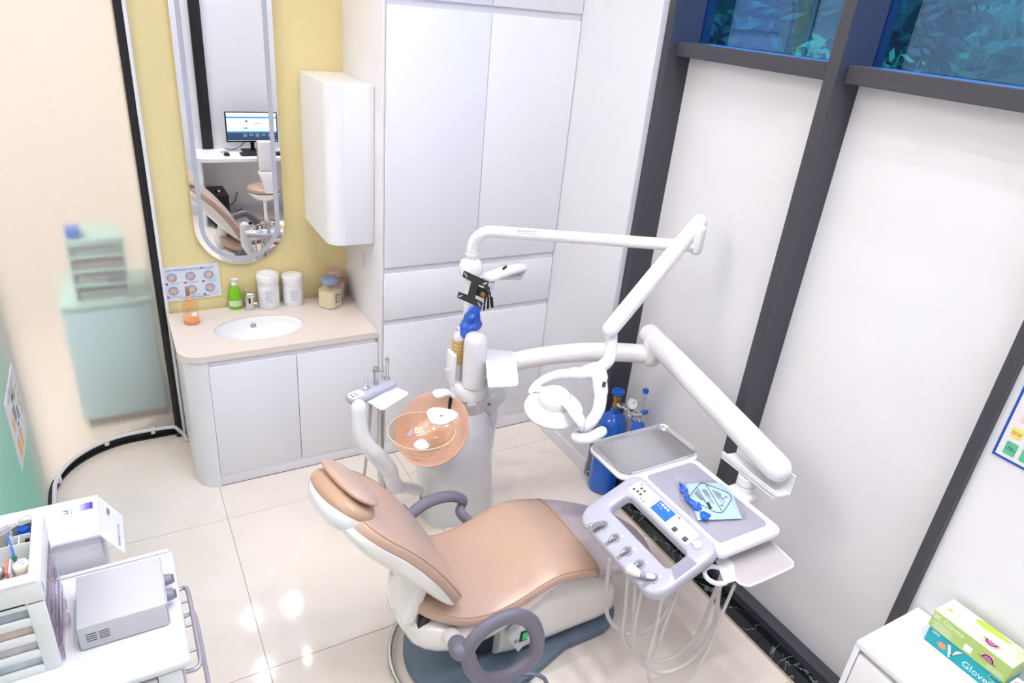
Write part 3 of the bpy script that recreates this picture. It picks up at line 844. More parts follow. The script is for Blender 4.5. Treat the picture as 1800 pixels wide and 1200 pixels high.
# white tubs
def tub(x, y, r, h, label, flip):
    t = thing('wipes_tub', label, 'tub', (x, y, CT), 'white wipes tubs on the wash counter')
    bm = new(); lathe(bm, [(0, 0), (r * 0.93, 0), (r * 0.99, 0.006), (r, 0.014), (r, h * 0.62), (r * 0.975, h * 0.64), (r * 0.975, h * 0.70), (r, h * 0.72), (r, h * 0.78), (0, h * 0.78)], (x, y, CT), n=36)
    emit('tub_body', bm, PLASTIC_MATT, t)
    bm = new(); lathe(bm, [(0, h * 0.782), (r * 1.05, h * 0.782), (r * 1.06, h * 0.93), (r * 1.05, h * 0.965), (r * 0.99, h * 0.985), (r * 0.93, h * 0.985), (r * 0.90, h * 0.975), (r * 0.86, h * 0.975), (r * 0.84, h * 1.005), (r * 0.3, h * 1.012), (0, h * 1.012)], (x, y, CT), n=36)
    l = emit('lid', bm, PLASTIC, t)
    bm = new(); lathe(bm, [(0, 0), (r * 0.24, 0), (r * 0.24, 0.0015), (r * 0.18, 0.003), (0, 0.0032)], (x + r * flip, y + r * 0.1, CT + h * 1.0105), n=18); emit('lid_cap', bm, PLASTIC, l)
    bm = new()
    R_ = r + 0.0004
    a0, a1 = 215, 335
    skin(bm, [[((x + R_ * math.cos(a)), y + R_ * math.sin(a), CT + h * 0.12), (x + R_ * math.cos(a), y + R_ * math.sin(a), CT + h * 0.6), (x + (R_ + 0.0003) * math.cos(a), y + (R_ + 0.0003) * math.sin(a), CT + h * 0.6), (x + (R_ + 0.0003) * math.cos(a), y + (R_ + 0.0003) * math.sin(a), CT + h * 0.12)] for a in [math.radians(a0 + (a1 - a0) * i / 14) for i in range(15)]])
    lb = emit('label', bm, M('faded_paper_label', 'e9eaec', 0.5, var=0.02), t)
    bm = new()
    for k in range(6):
        z = CT + h * (0.54 - 0.06 * k)
        obox(bm, (x - r * 0.12, y - R_ * 0.985 - 0.001, z), X, Y, Z, r * (0.34, 0.4, 0.3, 0.38, 0.25, 0.36)[k], 0.0008, 0.0016, 0)
    emit('label_lines', bm, M('faded_print', 'b9bcc6', 0.6, var=0.1), lb, kind='stuff', smooth=0)
    return t
tub(0.690, 3.822, 0.0585, 0.205, 'taller white wipes tub with a flip lid, next to the chrome tap', 0.35)
tub(0.826, 3.822, 0.0565, 0.182, 'shorter white wipes tub to the right of the taller one', -0.1)
# milk powder jars
def jar(x, y, h, lidm, lidcol, powder, label, lab, ang, r=0.056):
    t = thing('powder_jar', label, 'jar', (x, y, CT), 'clear powder jars in the counter corner')
    def octo(rr, z):
        P = [(rr * a, rr * b) for a, b in ((1, 0.62), (0.62, 1), (-0.62, 1), (-1, 0.62), (-1, -0.62), (-0.62, -1), (0.62, -1), (1, -0.62))]
        ca, sa = math.cos(ang), math.sin(ang)
        return [(x + p * ca - q_ * sa, y + p * sa + q_ * ca, CT + z) for p, q_ in P]
    bm = new(); skin(bm, [octo(r * 0.92, 0), octo(r, 0.008), octo(r, h * 0.66), octo(r * 0.72, h * 0.78), octo(r * 0.70, h * 0.82)]); emit('jar_body', bm, CLEARPL, t, smooth=25)
    bm = new(); skin(bm, [octo(r * 0.90, 0.002), octo(r * 0.965, 0.009), octo(r * 0.965, h * 0.60), octo(r * 0.6, h * 0.62)]); emit('powder', bm, powder, t, smooth=25)
    bm = new(); lathe(bm, [(0, h * 0.822), (r * 0.86, h * 0.822), (r * 0.88, h * 0.84), (r * 0.88, h * 0.97), (r * 0.82, h), (0, h)], (x, y, CT), n=30); emit('lid', bm, lidm, t, label=lidcol)
    if lab:
        n_ = Vector((math.sin(ang) * 1, -math.cos(ang), 0)); u_ = Vector((math.cos(ang), math.sin(ang), 0))
        c = Vector((x, y, CT + h * 0.34)) + n_ * (r + 0.0006) + u_ * 0.002
        bm = new(); plate(bm, c, u_, Z, 0.036, 0.052, 0.012, 0.0006); p = emit('paper_label', bm, M('label_dark_border', '6d5a56', 0.5, var=0.4, scale=90), t, smooth=0)
        bm = new(); plate(bm, c + n_ * 0.0008, u_, Z, 0.027, 0.042, 0.010, 0.0004); emit('label_center', bm, M('label_lilac', 'd9d6e2', 0.5, var=0.02), p, smooth=0)
        bm = new()
        for k in range(3): plate(bm, c + n_ * 0.0013 + Z * (0.008 - 0.007 * k), u_, Z, 0.018 - 0.004 * (k % 2), 0.0022, 0.0005, 0.0003)
        emit('label_print', bm, INK, p, smooth=0, kind='stuff')
    return t
POW = M('cream_powder', 'f6eabc', 0.8, var=0.04, scale=60, bump=0.1)
jar(1.016, 3.728, 0.176, M('slate_blue_lid', '8fa0ba', 0.4), 'slate blue lid', POW, 'jar of yellow powder with a slate blue lid and an oval label', True, 0.62)
jar(1.076, 3.822, 0.182, M('dusty_pink_lid', 'cfa6a0', 0.4), 'dusty pink lid', M('pink_powder', 'e3c3b4', 0.8, var=0.04), 'powder jar with a dusty pink lid, behind the blue-lidded one', False, 0.15, 0.050)

# ---------------------------------------------------------------- white trolley at the left
tr = thing('instrument_trolley', 'white instrument trolley with a side rail at the lower left', 'trolley', (-0.25, 1.7, 0))
bm = new(); box(bm, -0.497, 1.474, 0.815, 0.0, 1.925, 0.848, 0.012, 3); emit('top', bm, PLASTIC_MATT, tr)
bm = new(); box(bm, -0.49, 1.9125, 0.8482, -0.012, 1.9245, 0.856, 0.003, 2); emit('rear_lip', bm, PLASTIC_MATT, tr)
bm = new(); box(bm, -0.487, 1.492, 0.10, -0.022, 1.908, 0.8148, 0.004); emit('body', bm, LTGREY, tr)
for k in range(4):
    z1 = 0.805 - 0.172 * k
    d = emit('drawer', B(-0.470, 1.478, z1 - 0.162, -0.085, 1.4915, z1, 0.003), LTGREY, tr)
    emit('drawer_handle', B(-0.36, 1.466, z1 - 0.07, -0.2, 1.4775, z1 - 0.05, 0.003), GREYPL, d)
emit('corner_post', B(-0.083, 1.478, 0.10, -0.024, 1.4915, 0.8148, 0.003), PLASTIC_MATT, tr)
RAIL = M('lilac_grey_rail', 'b3aeb9', 0.3, 0.4, var=0.0)
pts = [(-0.012, 1.79, 0.795), (0.014, 1.795, 0.797), (0.022, 1.77, 0.80), (0.024, 1.70, 0.80), (0.024, 1.60, 0.80), (0.024, 1.53, 0.80), (0.022, 1.495, 0.80), (0.01, 1.48, 0.797), (-0.016, 1.483, 0.795)]
emit('side_rail', tube(new(), spath(pts, 5), 0.0065, 10), RAIL, tr)
pts = [(p[0] + (0.010 if p[0] > 0.0 else 0), p[1], p[2] - 0.115) for p in pts]
emit('side_rail', tube(new(), spath(pts, 5), 0.0065, 10), RAIL, tr)
for yy in (1.735, 1.64, 1.545): emit('rail_stud', tube(new(), [(-0.0215, yy, 0.797), (0.022, yy, 0.798)], 0.0045, 8), RAIL, tr)
for sx, sy in ((-0.46, 1.53), (-0.05, 1.53), (-0.46, 1.87), (-0.05, 1.87)):
    bm = new(); lathe(bm, [(0, -0.012), (0.03, -0.012), (0.036, -0.006), (0.036, 0.006), (0.03, 0.012), (0, 0.012)], (sx, sy, 0.0365), X, n=18); box(bm, sx - 0.018, sy - 0.012, 0.06, sx + 0.018, sy + 0.012, 0.0998, 0.004); emit('castor', bm, GREYPL, tr)
# grey device with two knobs
TZ = 0.8485
dv = thing('scaler_box', 'light grey metal device box with two grey knobs on the trolley', 'device', (-0.143, 1.71, TZ))
DEV = M('light_grey_metal', 'cbcacc', 0.4, var=0.015)
emit('case', B(-0.250, 1.612, TZ + 0.004, -0.037, 1.812, TZ + 0.083, 0.003), DEV, dv)
emit('front_panel', B(-0.0368, 1.616, TZ + 0.006, -0.034, 1.808, TZ + 0.081, 0.001), LTGREY, dv)
for yy, zz in ((1.745, TZ + 0.045), (1.682, TZ + 0.045)):
    bm = new(); lathe(bm, [(0, 0), (0.017, 0), (0.0165, 0.006), (0.015, 0.018), (0.007, 0.021), (0, 0.021)], (-0.0339, yy, zz), X, n=24); obox(bm, (-0.0339 + 0.0135, yy, zz), X, Y, Z, 0.0125, 0.0035, 0.0165, 0.003); emit('knob', bm, GREYPL, dv)
bm = new()
for g in (0, 1):
    for k in range(4): box(bm, -0.233 + 0.030 * g, 1.6112, TZ + 0.030 + 0.008 * k, -0.208 + 0.030 * g, 1.6121, TZ + 0.0318 + 0.008 * k, 0)
emit('vent_slots', bm, BLACK, dv, smooth=0, kind='stuff')
for sx, sy in ((-0.235, 1.63), (-0.055, 1.63), (-0.235, 1.795), (-0.055, 1.795)):
    bm = new(); lathe(bm, [(0, 0), (0.008, 0), (0.009, 0.0045), (0, 0.0046)], (sx, sy, TZ), n=12); emit('foot', bm, BLACK, dv)
# ---------------------------------------------------------------- desktop drawer organizer
og = thing('drawer_organizer', 'white plastic desk organizer with four clear drawers and an open tray on top', 'organizer', (-0.385, 1.71, TZ))
OX0, OX1, OY0, OY1, OZ1 = -0.480, -0.290, 1.585, 1.845, 1.150
ORG = M('white_organizer_plastic', 'eeeeea', 0.35, var=0.01)
bm = new()
def side_wall(bm, y0, y1):
    # a side cheek with four slanted windows, made of bars
    box(bm, OX0, y0, TZ, OX0 + 0.018, y1, OZ1 - 0.062, 0.002); box(bm, OX1 - 0.040, y0, TZ, OX1 - 0.002, y1, OZ1 - 0.062, 0.003)
    for k in range(5): box(bm, OX0 + 0.017, y0, TZ + 0.0548 * k, OX1 - 0.039, y1, TZ + 0.0548 * k + 0.022, 0.002)
    box(bm, OX0, y0, OZ1 - 0.072, OX1, y1, OZ1, 0.004)
side_wall(bm, OY0, OY0 + 0.010); side_wall(bm, OY1 - 0.010, OY1)
box(bm, OX0, OY0 + 0.009, TZ, OX0 + 0.008, OY1 - 0.009, OZ1, 0.002)
box(bm, OX1 - 0.012, OY0 + 0.009, OZ1 - 0.075, OX1, OY1 - 0.009, OZ1, 0.004)
for k in range(5): box(bm, OX0 + 0.006, OY0 + 0.008, TZ + 0.0548 * k, OX1 - 0.004, OY1 - 0.008, TZ + 0.0548 * k + 0.005, 0.001)
ro_ = [(OX0 + OX1) / 2, (OY0 + OY1) / 2]
def rim(w, d, r, z): return [(ro_[0] + x, ro_[1] + 0.004 + y, z) for x, y in rrect(w, d, r, 6)]
ow, od = OX1 - OX0, OY1 - OY0
skin(bm, [[(x, y - 0.004, z) for x, y, z in rim(ow + 0.002, od + 0.002, 0.014, OZ1 - 0.006)], [(x, y - 0.004, z) for x, y, z in rim(ow + 0.002, od + 0.002, 0.014, OZ1 + 0.002)], [(x, y - 0.004, z) for x, y, z in rim(ow - 0.004, od - 0.004, 0.012, OZ1 + 0.005)], rim(ow - 0.046, od - 0.044, 0.008, OZ1 + 0.005), rim(ow - 0.050, od - 0.048, 0.007, OZ1 + 0.001), rim(ow - 0.050, od - 0.048, 0.007, OZ1 - 0.006)], loop=True)
emit('case', bm, ORG, og)
bm = new()
box(bm, OX0 + 0.02, 1.745, OZ1 - 0.070, OX1 - 0.014, 1.748, OZ1 - 0.006, 0.001)
box(bm, -0.363, 1.748, OZ1 - 0.070, -0.360, OY1 - 0.011, OZ1 - 0.006, 0.001)
box(bm, -0.360, 1.793, OZ1 - 0.070, OX1 - 0.014, 1.796, OZ1 - 0.015, 0.001)
box(bm, -0.345, 1.748, OZ1 - 0.070, -0.342, 1.793, OZ1 - 0.012, 0.001)
emit('divider', bm, ORG, og)
emit('tray_floor', B(OX0 + 0.008, OY0 + 0.01, OZ1 - 0.074, OX1 - 0.012, OY1 - 0.01, OZ1 - 0.0705, 0), ORG, og)
VIOLET = mat_tinted('clear_violet_plastic', 'f5f1f7', 0.05, (1, 1, 1, 1))
CONT = ['d3d8dd', 'ddd2d8', 'e3cfc2', 'b9c2c9']
for k in range(4):
    z0 = TZ + 0.0548 * k + 0.0075
    bm = new()
    box(bm, OX1 - 0.003, OY0 + 0.012, z0, OX1 + 0.004, OY1 - 0.012, z0 + 0.045, 0.001)
    box(bm, OX0 + 0.012, OY1 - 0.015, z0, OX1 - 0.003, OY1 - 0.012, z0 + 0.040, 0)
    box(bm, OX0 + 0.012, OY0 + 0.015, z0, OX1 - 0.003, OY1 - 0.015, z0 + 0.002, 0)
    d = emit('drawer', bm, VIOLET, og)
    bm = new(); lathe(bm, [(0, 0), (0.020, 0.0), (0.021, 0.006), (0.016, 0.014), (0, 0.016)], (OX1 + 0.0042, 1.715, z0 + 0.022), X, n=22, sx=1.0, sy=1.0); emit('pull', bm, VIOLET, d)
    bm = new(); tube(bm, [(OX1 + 0.0045, OY0 + 0.012, z0 + 0.003), (OX1 + 0.0045, OY0 + 0.012, z0 + 0.042), (OX1 + 0.0045, OY0 + 0.028, z0 + 0.042), (OX1 + 0.0045, OY0 + 0.028, z0 + 0.003)], 0.0009, 6, closed=True); emit('edge_line', bm, GREYPL, d)
    emit('contents', B(OX0 + 0.02, OY0 + 0.0125, z0 + 0.0025, OX1 - 0.03, OY1 - 0.03, z0 + 0.040, 0.003), M('drawer_contents_' + CONT[k], CONT[k], 0.6, var=0.3, scale=35), d)
bm = new(); box(bm, OX1 - 0.002, OY0 + 0.014, 1.098, OX1 + 0.001, OY0 + 0.018, 1.128, 0.0005); emit('teal_mark', bm, M('teal_sticker', '2e9f9c', 0.5), og)
# contents of the open tray
TF = OZ1 - 0.0704
cj = thing('cream_lid_jar', 'small cream jar with a handwritten lid in the organizer tray', 'jar', (-0.3345, 1.682, TF))
bm = new(); lathe(bm, [(0, 0), (0.017, 0), (0.018, 0.004), (0.018, 0.038), (0, 0.038)], (-0.3345, 1.682, TF), n=24); emit('jar_body', bm, CREAM_PL, cj)
bm = new(); lathe(bm, [(0, 0.0382), (0.0192, 0.0382), (0.0192, 0.05), (0.017, 0.053), (0, 0.053)], (-0.3345, 1.682, TF), n=24); obox(bm, (-0.3345, 1.700, TF + 0.047), X, Y, Z, 0.008, 0.004, 0.005, 0.002); l = emit('lid', bm, M('cream_lid', 'efe8cf', 0.35), cj)
bm = new(); lathe(bm, [(0, 0), (0.0145, 0), (0.0145, 0.0008), (0, 0.001)], (-0.3345, 1.682, TF + 0.0532), n=22); emit('lid_paper', bm, INKWHITE, l)
bm = new()
for a_, b_ in ((-0.006, 0.004), (0.002, 0.006), (0.004, -0.004)): obox(bm, (-0.3345 + a_, 1.682 + b_, TF + 0.0545), (1, 0.4, 0), (-0.4, 1, 0), Z, 0.004, 0.0007, 0.0003, 0)
emit('scribble', bm, INK, l, kind='stuff', smooth=0)
sj = thing('silver_lid_jar', 'small clear jar with a grey lid at the left of the organizer tray', 'jar', (-0.389, 1.680, TF))
bm = new(); lathe(bm, [(0, 0), (0.019, 0), (0.019, 0.034), (0, 0.034)], (-0.389, 1.680, TF), n=24); emit('jar_body', bm, CLEARPL, sj)
bm = new(); lathe(bm, [(0, 0.0342), (0.0205, 0.0342), (0.0205, 0.048), (0.018, 0.051), (0, 0.051)], (-0.389, 1.680, TF), n=24); l = emit('lid', bm, GREYPL, sj)
bm = new(); lathe(bm, [(0, 0), (0.014, 0), (0.014, 0.0008), (0, 0.001)], (-0.389, 1.680, TF + 0.0512), n=22); emit('lid_paper', bm, INKWHITE, l)
ro = emit('coral_eraser', B(-0.3670, 1.655, TF, -0.3610, 1.705, TF + 0.060, 0.0015), [M('coral_red', 'f08066', 0.5)]); _props(ro, 'coral red slab standing in the organizer tray beside the cream jar', 'eraser')
wo = emit('white_slab', B(-0.3605, 1.655, TF, -0.3565, 1.705, TF + 0.057, 0.001), PLASTIC_MATT); _props(wo, 'white slab standing against the coral one in the tray', 'block')
pn = thing('blue_applicator', 'thin blue plastic applicator with a green ring leaning in the tray', 'applicator', (-0.354, 1.715, TF))
emit('stick', tube(new(), [(-0.352, 1.712, TF + 0.004), (-0.3525, 1.722, TF + 0.06), (-0.356, 1.742, TF + 0.112)], [0.0036, 0.0034, 0.0015], 10, 'round'), M('sky_blue_plastic', '4d93e2', 0.35), pn)
bm = new(); tube(bm, [(-0.3521, 1.719, TF + 0.042), (-0.3523, 1.7205, TF + 0.050)], 0.006, 12); emit('ring', bm, M('green_ring', '2f9e63', 0.4), pn)
bk = thing('black_dropper_bottle', 'tiny black dropper bottle in the small organizer compartment', 'bottle', (-0.326, 1.770, TF))
bm = new(); lathe(bm, [(0, 0), (0.011, 0), (0.012, 0.003), (0.012, 0.03), (0.007, 0.036), (0.006, 0.04), (0, 0.04)], (-0.326, 1.770, TF), n=18); emit('bottle_body', bm, BLACK, bk)
bm = new(); lathe(bm, [(0, 0.0402), (0.0065, 0.0402), (0.005, 0.056), (0, 0.058)], (-0.326, 1.770, TF), n=14); emit('cap', bm, BLACK, bk)
bl = thing('blue_pot', 'glossy blue pot in the rear right compartment of the organizer', 'pot', (-0.336, 1.816, TF))
bm = new(); lathe(bm, [(0, 0), (0.014, 0), (0.0175, 0.01), (0.018, 0.04), (0.015, 0.05), (0, 0.052)], (-0.336, 1.816, TF), n=24); emit('pot_body', bm, BLUEPL, bl)
bm = new(); lathe(bm, [(0, 0.0522), (0.012, 0.0522), (0.012, 0.06), (0, 0.061)], (-0.336, 1.816, TF), n=18); emit('pot_lid', bm, BLUEPL, bl)
sc_ = thing('steel_forceps', 'pair of steel ring-handled forceps lying across the organizer', 'forceps', (-0.37, 1.77, TF + 0.06))
emit('blade', tube(new(), [(-0.430, 1.7465, TF + 0.069), (-0.385, 1.775, TF + 0.074), (-0.345, 1.806, TF + 0.080)], [0.0022, 0.0032, 0.0028], 8), STEEL, sc_)
emit('blade', tube(new(), [(-0.430, 1.7455, TF + 0.073), (-0.385, 1.771, TF + 0.080), (-0.343, 1.798, TF + 0.087)], [0.0022, 0.0032, 0.0028], 8), STEEL, sc_)
for cx_, cy_, cz_ in ((-0.331, 1.818, TF + 0.083), (-0.328, 1.806, TF + 0.091)):
    bm = new(); tube(bm, [(cx_ + 0.017 * math.cos(a) * 0.8, cy_ + 0.017 * math.cos(a) * 0.5 + 0.008 * math.sin(a), cz_ + 0.006 * math.sin(a)) for a in [2 * PI * i / 18 for i in range(18)]], 0.0022, 8, closed=True); emit('finger_ring', bm, STEEL, sc_)
for i, (cx_, cy_, hh, m_, lb_) in enumerate(((-0.412, 1.806, 0.115, 'f1eff0', 'white paper sachet with red print standing at the back left of the organizer'), (-0.385, 1.800, 0.10, 'f4f3f4', 'plain white sachet leaning in the rear left compartment'))):
    t = thing('paper_sachet', lb_, 'sachet', (cx_, cy_, TF))
    bm = new(); obox(bm, (cx_, cy_, TF + hh / 2 + 0.003), (1, 0.5, 0), (-0.5, 1, 0.25), (0.1, -0.25, 1), 0.022, 0.004, hh / 2, 0.002); emit('packet', bm, M('sachet_paper_%d' % i, m_, 0.5), t)
    if i == 0:
        bm = new()
        for k in range(5): obox(bm, (cx_ + 0.003 * k - 0.006, cy_ - 0.013 + 0.003 * k, TF + 0.05 + 0.012 * k), (1, 0.5, 0), (-0.5, 1, 0.25), (0.1, -0.25, 1), 0.003, 0.0015, 0.0016, 0)
        emit('red_print', bm, M('red_print', 'c34a56', 0.5, var=0), t, kind='stuff', smooth=0)
# ---------------------------------------------------------------- carton with a blue logo behind the trolley, on a low stand
ls = thing('low_stand', 'low white side stand half hidden behind the trolley, carrying the carton', 'stand', (-0.31, 2.06, 0))
emit('stand_top', B(-0.475, 1.955, 0.575, -0.17, 2.13, 0.60, 0.003), PLASTIC_MATT, ls)
for sx in (-0.465, -0.195):
    for sy in (1.965, 2.105): emit('leg', B(sx, sy, 0.0, sx + 0.018, sy + 0.018, 0.5745, 0.002), PLASTIC_MATT, ls)
cb = thing('logo_carton', 'white carton with a blue logo square on its lid, behind the organizer', 'carton', (-0.31, 2.0, 0.6005))
CARD = M('white_card', 'f1f0f5', 0.45, var=0.01)
emit('box_body', B(-0.470, 1.957, 0.6005, -0.186, 2.13, 0.955, 0.002), CARD, cb)
emit('lid', B(-0.472, 1.935, 0.9555, -0.183, 2.134, 0.966, 0.002), CARD, cb)
fu, fn_ = Y, Vector((0.84, 0, 0.54)).normalized()
emit('side_flap', prism(new(), [(-0.182, 1.938, 0.958), (-0.182, 2.133, 0.958), (-0.128, 2.120, 0.872), (-0.128, 1.930, 0.872)], (-0.0015, 0, -0.001), 0), CARD, cb, smooth=0)
LOGO = M('logo_violet_blue', '5048b8', 0.5, var=0.15, scale=20)
lz = 0.9665
for k_, c_ in enumerate(('d9d7f2', 'b9b5e8', '9791dc', '736bcd', '5048b8')):
    bm = new(); plate(bm, (-0.2355 + 0.0082 * k_, 2.084, lz), X, Y, 0.0083, 0.034, 0.0001, 0.0004); emit('logo_stripe', bm, M('logo_violet_' + c_, c_, 0.5, var=0), cb, smooth=0)
text('logo_letters', 'FT', 0.020, (-0.272, 2.074, lz), Y * -1, X, M('logo_navy', '2b2f7c', 0.5, var=0), cb, 0.0004, 1.1)
text('logo_caption', 'FOMARK', 0.0075, (-0.256, 2.074, lz), Y * -1, X, INKGREY, cb, 0.0004, 1.0)
vx = Vector((0.054, 0, -0.086)).normalized()
nrm_f = Vector((0.086, 0, 0.054)).normalized()
text('flap_lettering', 'FOMARK CO.,LTD', 0.013, Vector((-0.140, 2.00, 0.892)) + nrm_f * 0.0006, Y, -vx, LOGO, cb, 0.0004)
bm = new(); plate(bm, Vector((-0.163, 2.085, 0.928)) + nrm_f * 0.0008, Y, -vx, 0.05, 0.032, 0.001, 0.0004); q = emit('shipping_label', bm, INKWHITE, cb, smooth=0)
bm = new()
for k in range(12): plate(bm, Vector((-0.163, 2.068 + 0.0028 * k, 0.928)) + nrm_f * 0.0014, Y, -vx, 0.0012 if k % 3 else 0.002, 0.014, 0.0002, 0.0003)
emit('barcode', bm, INKGREY, q, smooth=0, kind='stuff')

# ---------------------------------------------------------------- white cabinet at the lower right with glove boxes
rc = thing('drawer_cabinet', 'low white drawer cabinet in the lower right corner, under the glove boxes', 'cabinet', (2.11, 0.5, 0))
RX0, RX1, RY0, RY1, RZ = 1.940, 2.285, 0.12, 0.784, 0.70
emit('top', B(RX0, RY0, RZ - 0.022, RX1, RY1, RZ, 0.002), WHITE, rc)
emit('side_panel', B(RX0, RY1 - 0.018, 0.0, RX1, RY1, RZ - 0.0225, 0.001), WHITE, rc); emit('side_panel', B(RX0, RY0, 0.0, RX1, RY0 + 0.018, RZ - 0.0225, 0.001), WHITE, rc)
emit('back_panel', B(RX1 - 0.01, RY0 + 0.0185, 0.0, RX1, RY1 - 0.0185, RZ - 0.0225, 0), WHITE, rc)
emit('recess', B(RX0 + 0.02, RY0 + 0.0185, RZ - 0.05, RX0 + 0.03, RY1 - 0.0185, RZ - 0.0225, 0), GROOVE, rc)
for k in range(3):
    z1 = RZ - 0.045 - 0.215 * k
    emit('drawer', B(RX0 + 0.003, RY0 + 0.021, z1 - 0.208, RX0 + 0.019, RY1 - 0.021, z1, 0.0015), WHITE_SATIN, rc)
def glove_box(name, label, x0, x1, y0, y1, z0, z1, side, top):
    t = thing(name, label, 'box', ((x0 + x1) / 2, (y0 + y1) / 2, z0), 'glove boxes on the drawer cabinet')
    emit('carton', B(x0, y0, z0, x1, y1, z1, 0.001, 1), side, t, smooth=0)
    if top: emit('carton_top', B(x0 + 0.001, y0 + 0.001, z1 + 0.0001, x1 - 0.001, y1 - 0.001, z1 + 0.0006, 0), top, t, smooth=0)
    return t
TEAL = M('teal_card', '10aebb', 0.4, var=0.02); LIME = M('lime_card', 'b3cf74', 0.4, var=0.02); WCARD = M('white_gloss_card', 'f3f2f4', 0.3, var=0.01)
bx1 = glove_box('teal_glove_box', 'teal glove box under the white and lime green one', 2.163, 2.272, 0.448, 0.688, RZ + 0.0005, RZ + 0.066, TEAL, None)
bx2 = glove_box('lime_glove_box', 'white topped lime green glove box stacked on the teal one', 2.157, 2.266, 0.446, 0.694, RZ + 0.0668, RZ + 0.134, LIME, WCARD)
U1, V1 = -Y, Z
sx1 = 2.1629; sx2 = 2.1569; zc1 = RZ + 0.033; zc2 = RZ + 0.1
text('lettering', 'Glove®', 0.034, (sx1, 0.512, zc1 - 0.009), U1, V1, INKWHITE, bx1, 0.0004, 1.0)
text('lettering', '100 chiếc', 0.010, (sx1, 0.472, zc1 + 0.018), U1, V1, INKBLK, bx1, 0.0004)
bm = new(); tube(bm, [(sx1 - 0.0003, 0.470 + 0.020 * math.cos(a), zc1 + 0.018 + 0.009 * math.sin(a)) for a in [2 * PI * i / 28 for i in range(28)]], 0.0006, 6, closed=True); emit('oval_ring', bm, INKWHITE, bx1)
FLOWER = M('flower_coral', 'f2996e', 0.5, var=0.1)
fp = []
for i in range(36):
    a = 2 * PI * i / 36; r_ = 0.012 * (0.75 + 0.3 * abs(math.cos(3 * a))); fp.append((r_ * math.cos(a) * 1.25, r_ * math.sin(a)))
bm = new(); flatshape(bm, (sx1, 0.634, zc1 - 0.006), U1, V1, fp); emit('flower_print', bm, FLOWER, bx1, smooth=0)
bm = new(); flatshape(bm, (sx1, 0.606, zc1 + 0.0), U1, V1, [(-0.014, 0.014), (-0.006, 0.016), (0.006, -0.016), (0.030, 0.020), (0.036, 0.026), (0.014, 0.014), (0.004, -0.026), (0.0, -0.026)]); emit('swoosh_print', bm, INKWHITE, bx1, smooth=0)
bm = new()
for k in range(2): plate(bm, (sx1, 0.663, zc1 + 0.023 - 0.006 * k), U1, V1, 0.026, 0.0022, 0.0003, 0.0003)
emit('small_print', bm, INKWHITE, bx1, smooth=0, kind='stuff')
text('lettering', 'NK Gloves', 0.024, (sx2, 0.645, zc2 + 0.016), U1, V1, INKWHITE, bx2, 0.0004, 1.0)
bm = new()
for k in range(5): plate(bm, (sx2, 0.655 - 0.002 * k, zc2 - 0.003 - 0.006 * k), U1, V1, 0.055 + 0.01 * (k % 2), 0.0012, 0.0003, 0.0003)
for k in range(3): plate(bm, (sx2, 0.482, zc2 - 0.012 - 0.006 * k), U1, V1, 0.05, 0.0012, 0.0003, 0.0003)
emit('small_print', bm, INKWHITE, bx2, smooth=0, kind='stuff')
bm = new(); plate(bm, (sx2, 0.567, zc2 - 0.012), U1, V1, 0.024, 0.024, 0.001, 0.0004); emit('white_patch', bm, INKWHITE, bx2, smooth=0)
def half(r): return [(r * math.cos(PI * i / 18), r * math.sin(PI * i / 18)) for i in range(19)]
ARC = [(0.024, 'e9a23c'), (0.021, 'f3ead0'), (0.0185, '2d2f63'), (0.014, 'e264b4')]
for par, cc, uu, vv in ((bx2, Vector((sx2, 0.510, zc2 + 0.000)), U1, V1), (bx2, Vector((2.196, 0.530, RZ + 0.1349)), Y, X * -1)):
    nn = uu.cross(vv)
    if nn.z < -0.5: vv = -vv; nn = uu.cross(vv)
    for i, (r_, c_) in enumerate(ARC):
        bm = new(); flatshape(bm, cc + nn * 0.0005 * i, uu, vv, half(r_), 0.0004); emit('rainbow_badge', bm, M('badge_' + c_, c_, 0.5, var=0), par, smooth=0)
    bm = new(); plate(bm, cc + nn * 0.002 - vv * 0.001, uu, vv, 0.052, 0.003, 0.0005, 0.0004); emit('badge_base', bm, M('badge_green', '5f8f4c', 0.5, var=0), par, smooth=0)
ttop = RZ + 0.1347
bm = new(); flatshape(bm, (2.243, 0.545, ttop), X, Y, [(0.020, -0.005), (0.022, 0.02), (0.018, 0.05), (0.008, 0.064), (-0.006, 0.060), (-0.012, 0.04), (-0.008, 0.0), (0.0, -0.04), (0.012, -0.05)]); emit('leaf_print', bm, M('leaf_lime', 'b4e04a', 0.5, var=0.2, scale=30), bx2, smooth=0)
bm = new(); flatshape(bm, (2.225, 0.472, ttop), X, Y, [(0.034, -0.02), (0.036, 0.03), (0.02, 0.02), (0.005, 0.0), (-0.02, -0.005), (-0.03, -0.02)]); emit('wash_print', bm, M('wash_pale_green', 'd3e6a6', 0.5, var=0.1, scale=30), bx2, smooth=0)
bm = new(); plate(bm, (2.203, 0.668, ttop), X, Y, 0.012, 0.014, 0.002, 0.0004); emit('gold_badge', bm, M('gold_badge', 'e3b64c', 0.5, var=0.2, scale=90), bx2, smooth=0)
text('top_lettering', 'NK Gloves', 0.019, (2.185, 0.617, ttop), -Y, X, M('pale_gold_ink', 'cfd0a0', 0.5, var=0), bx2, 0.0003)
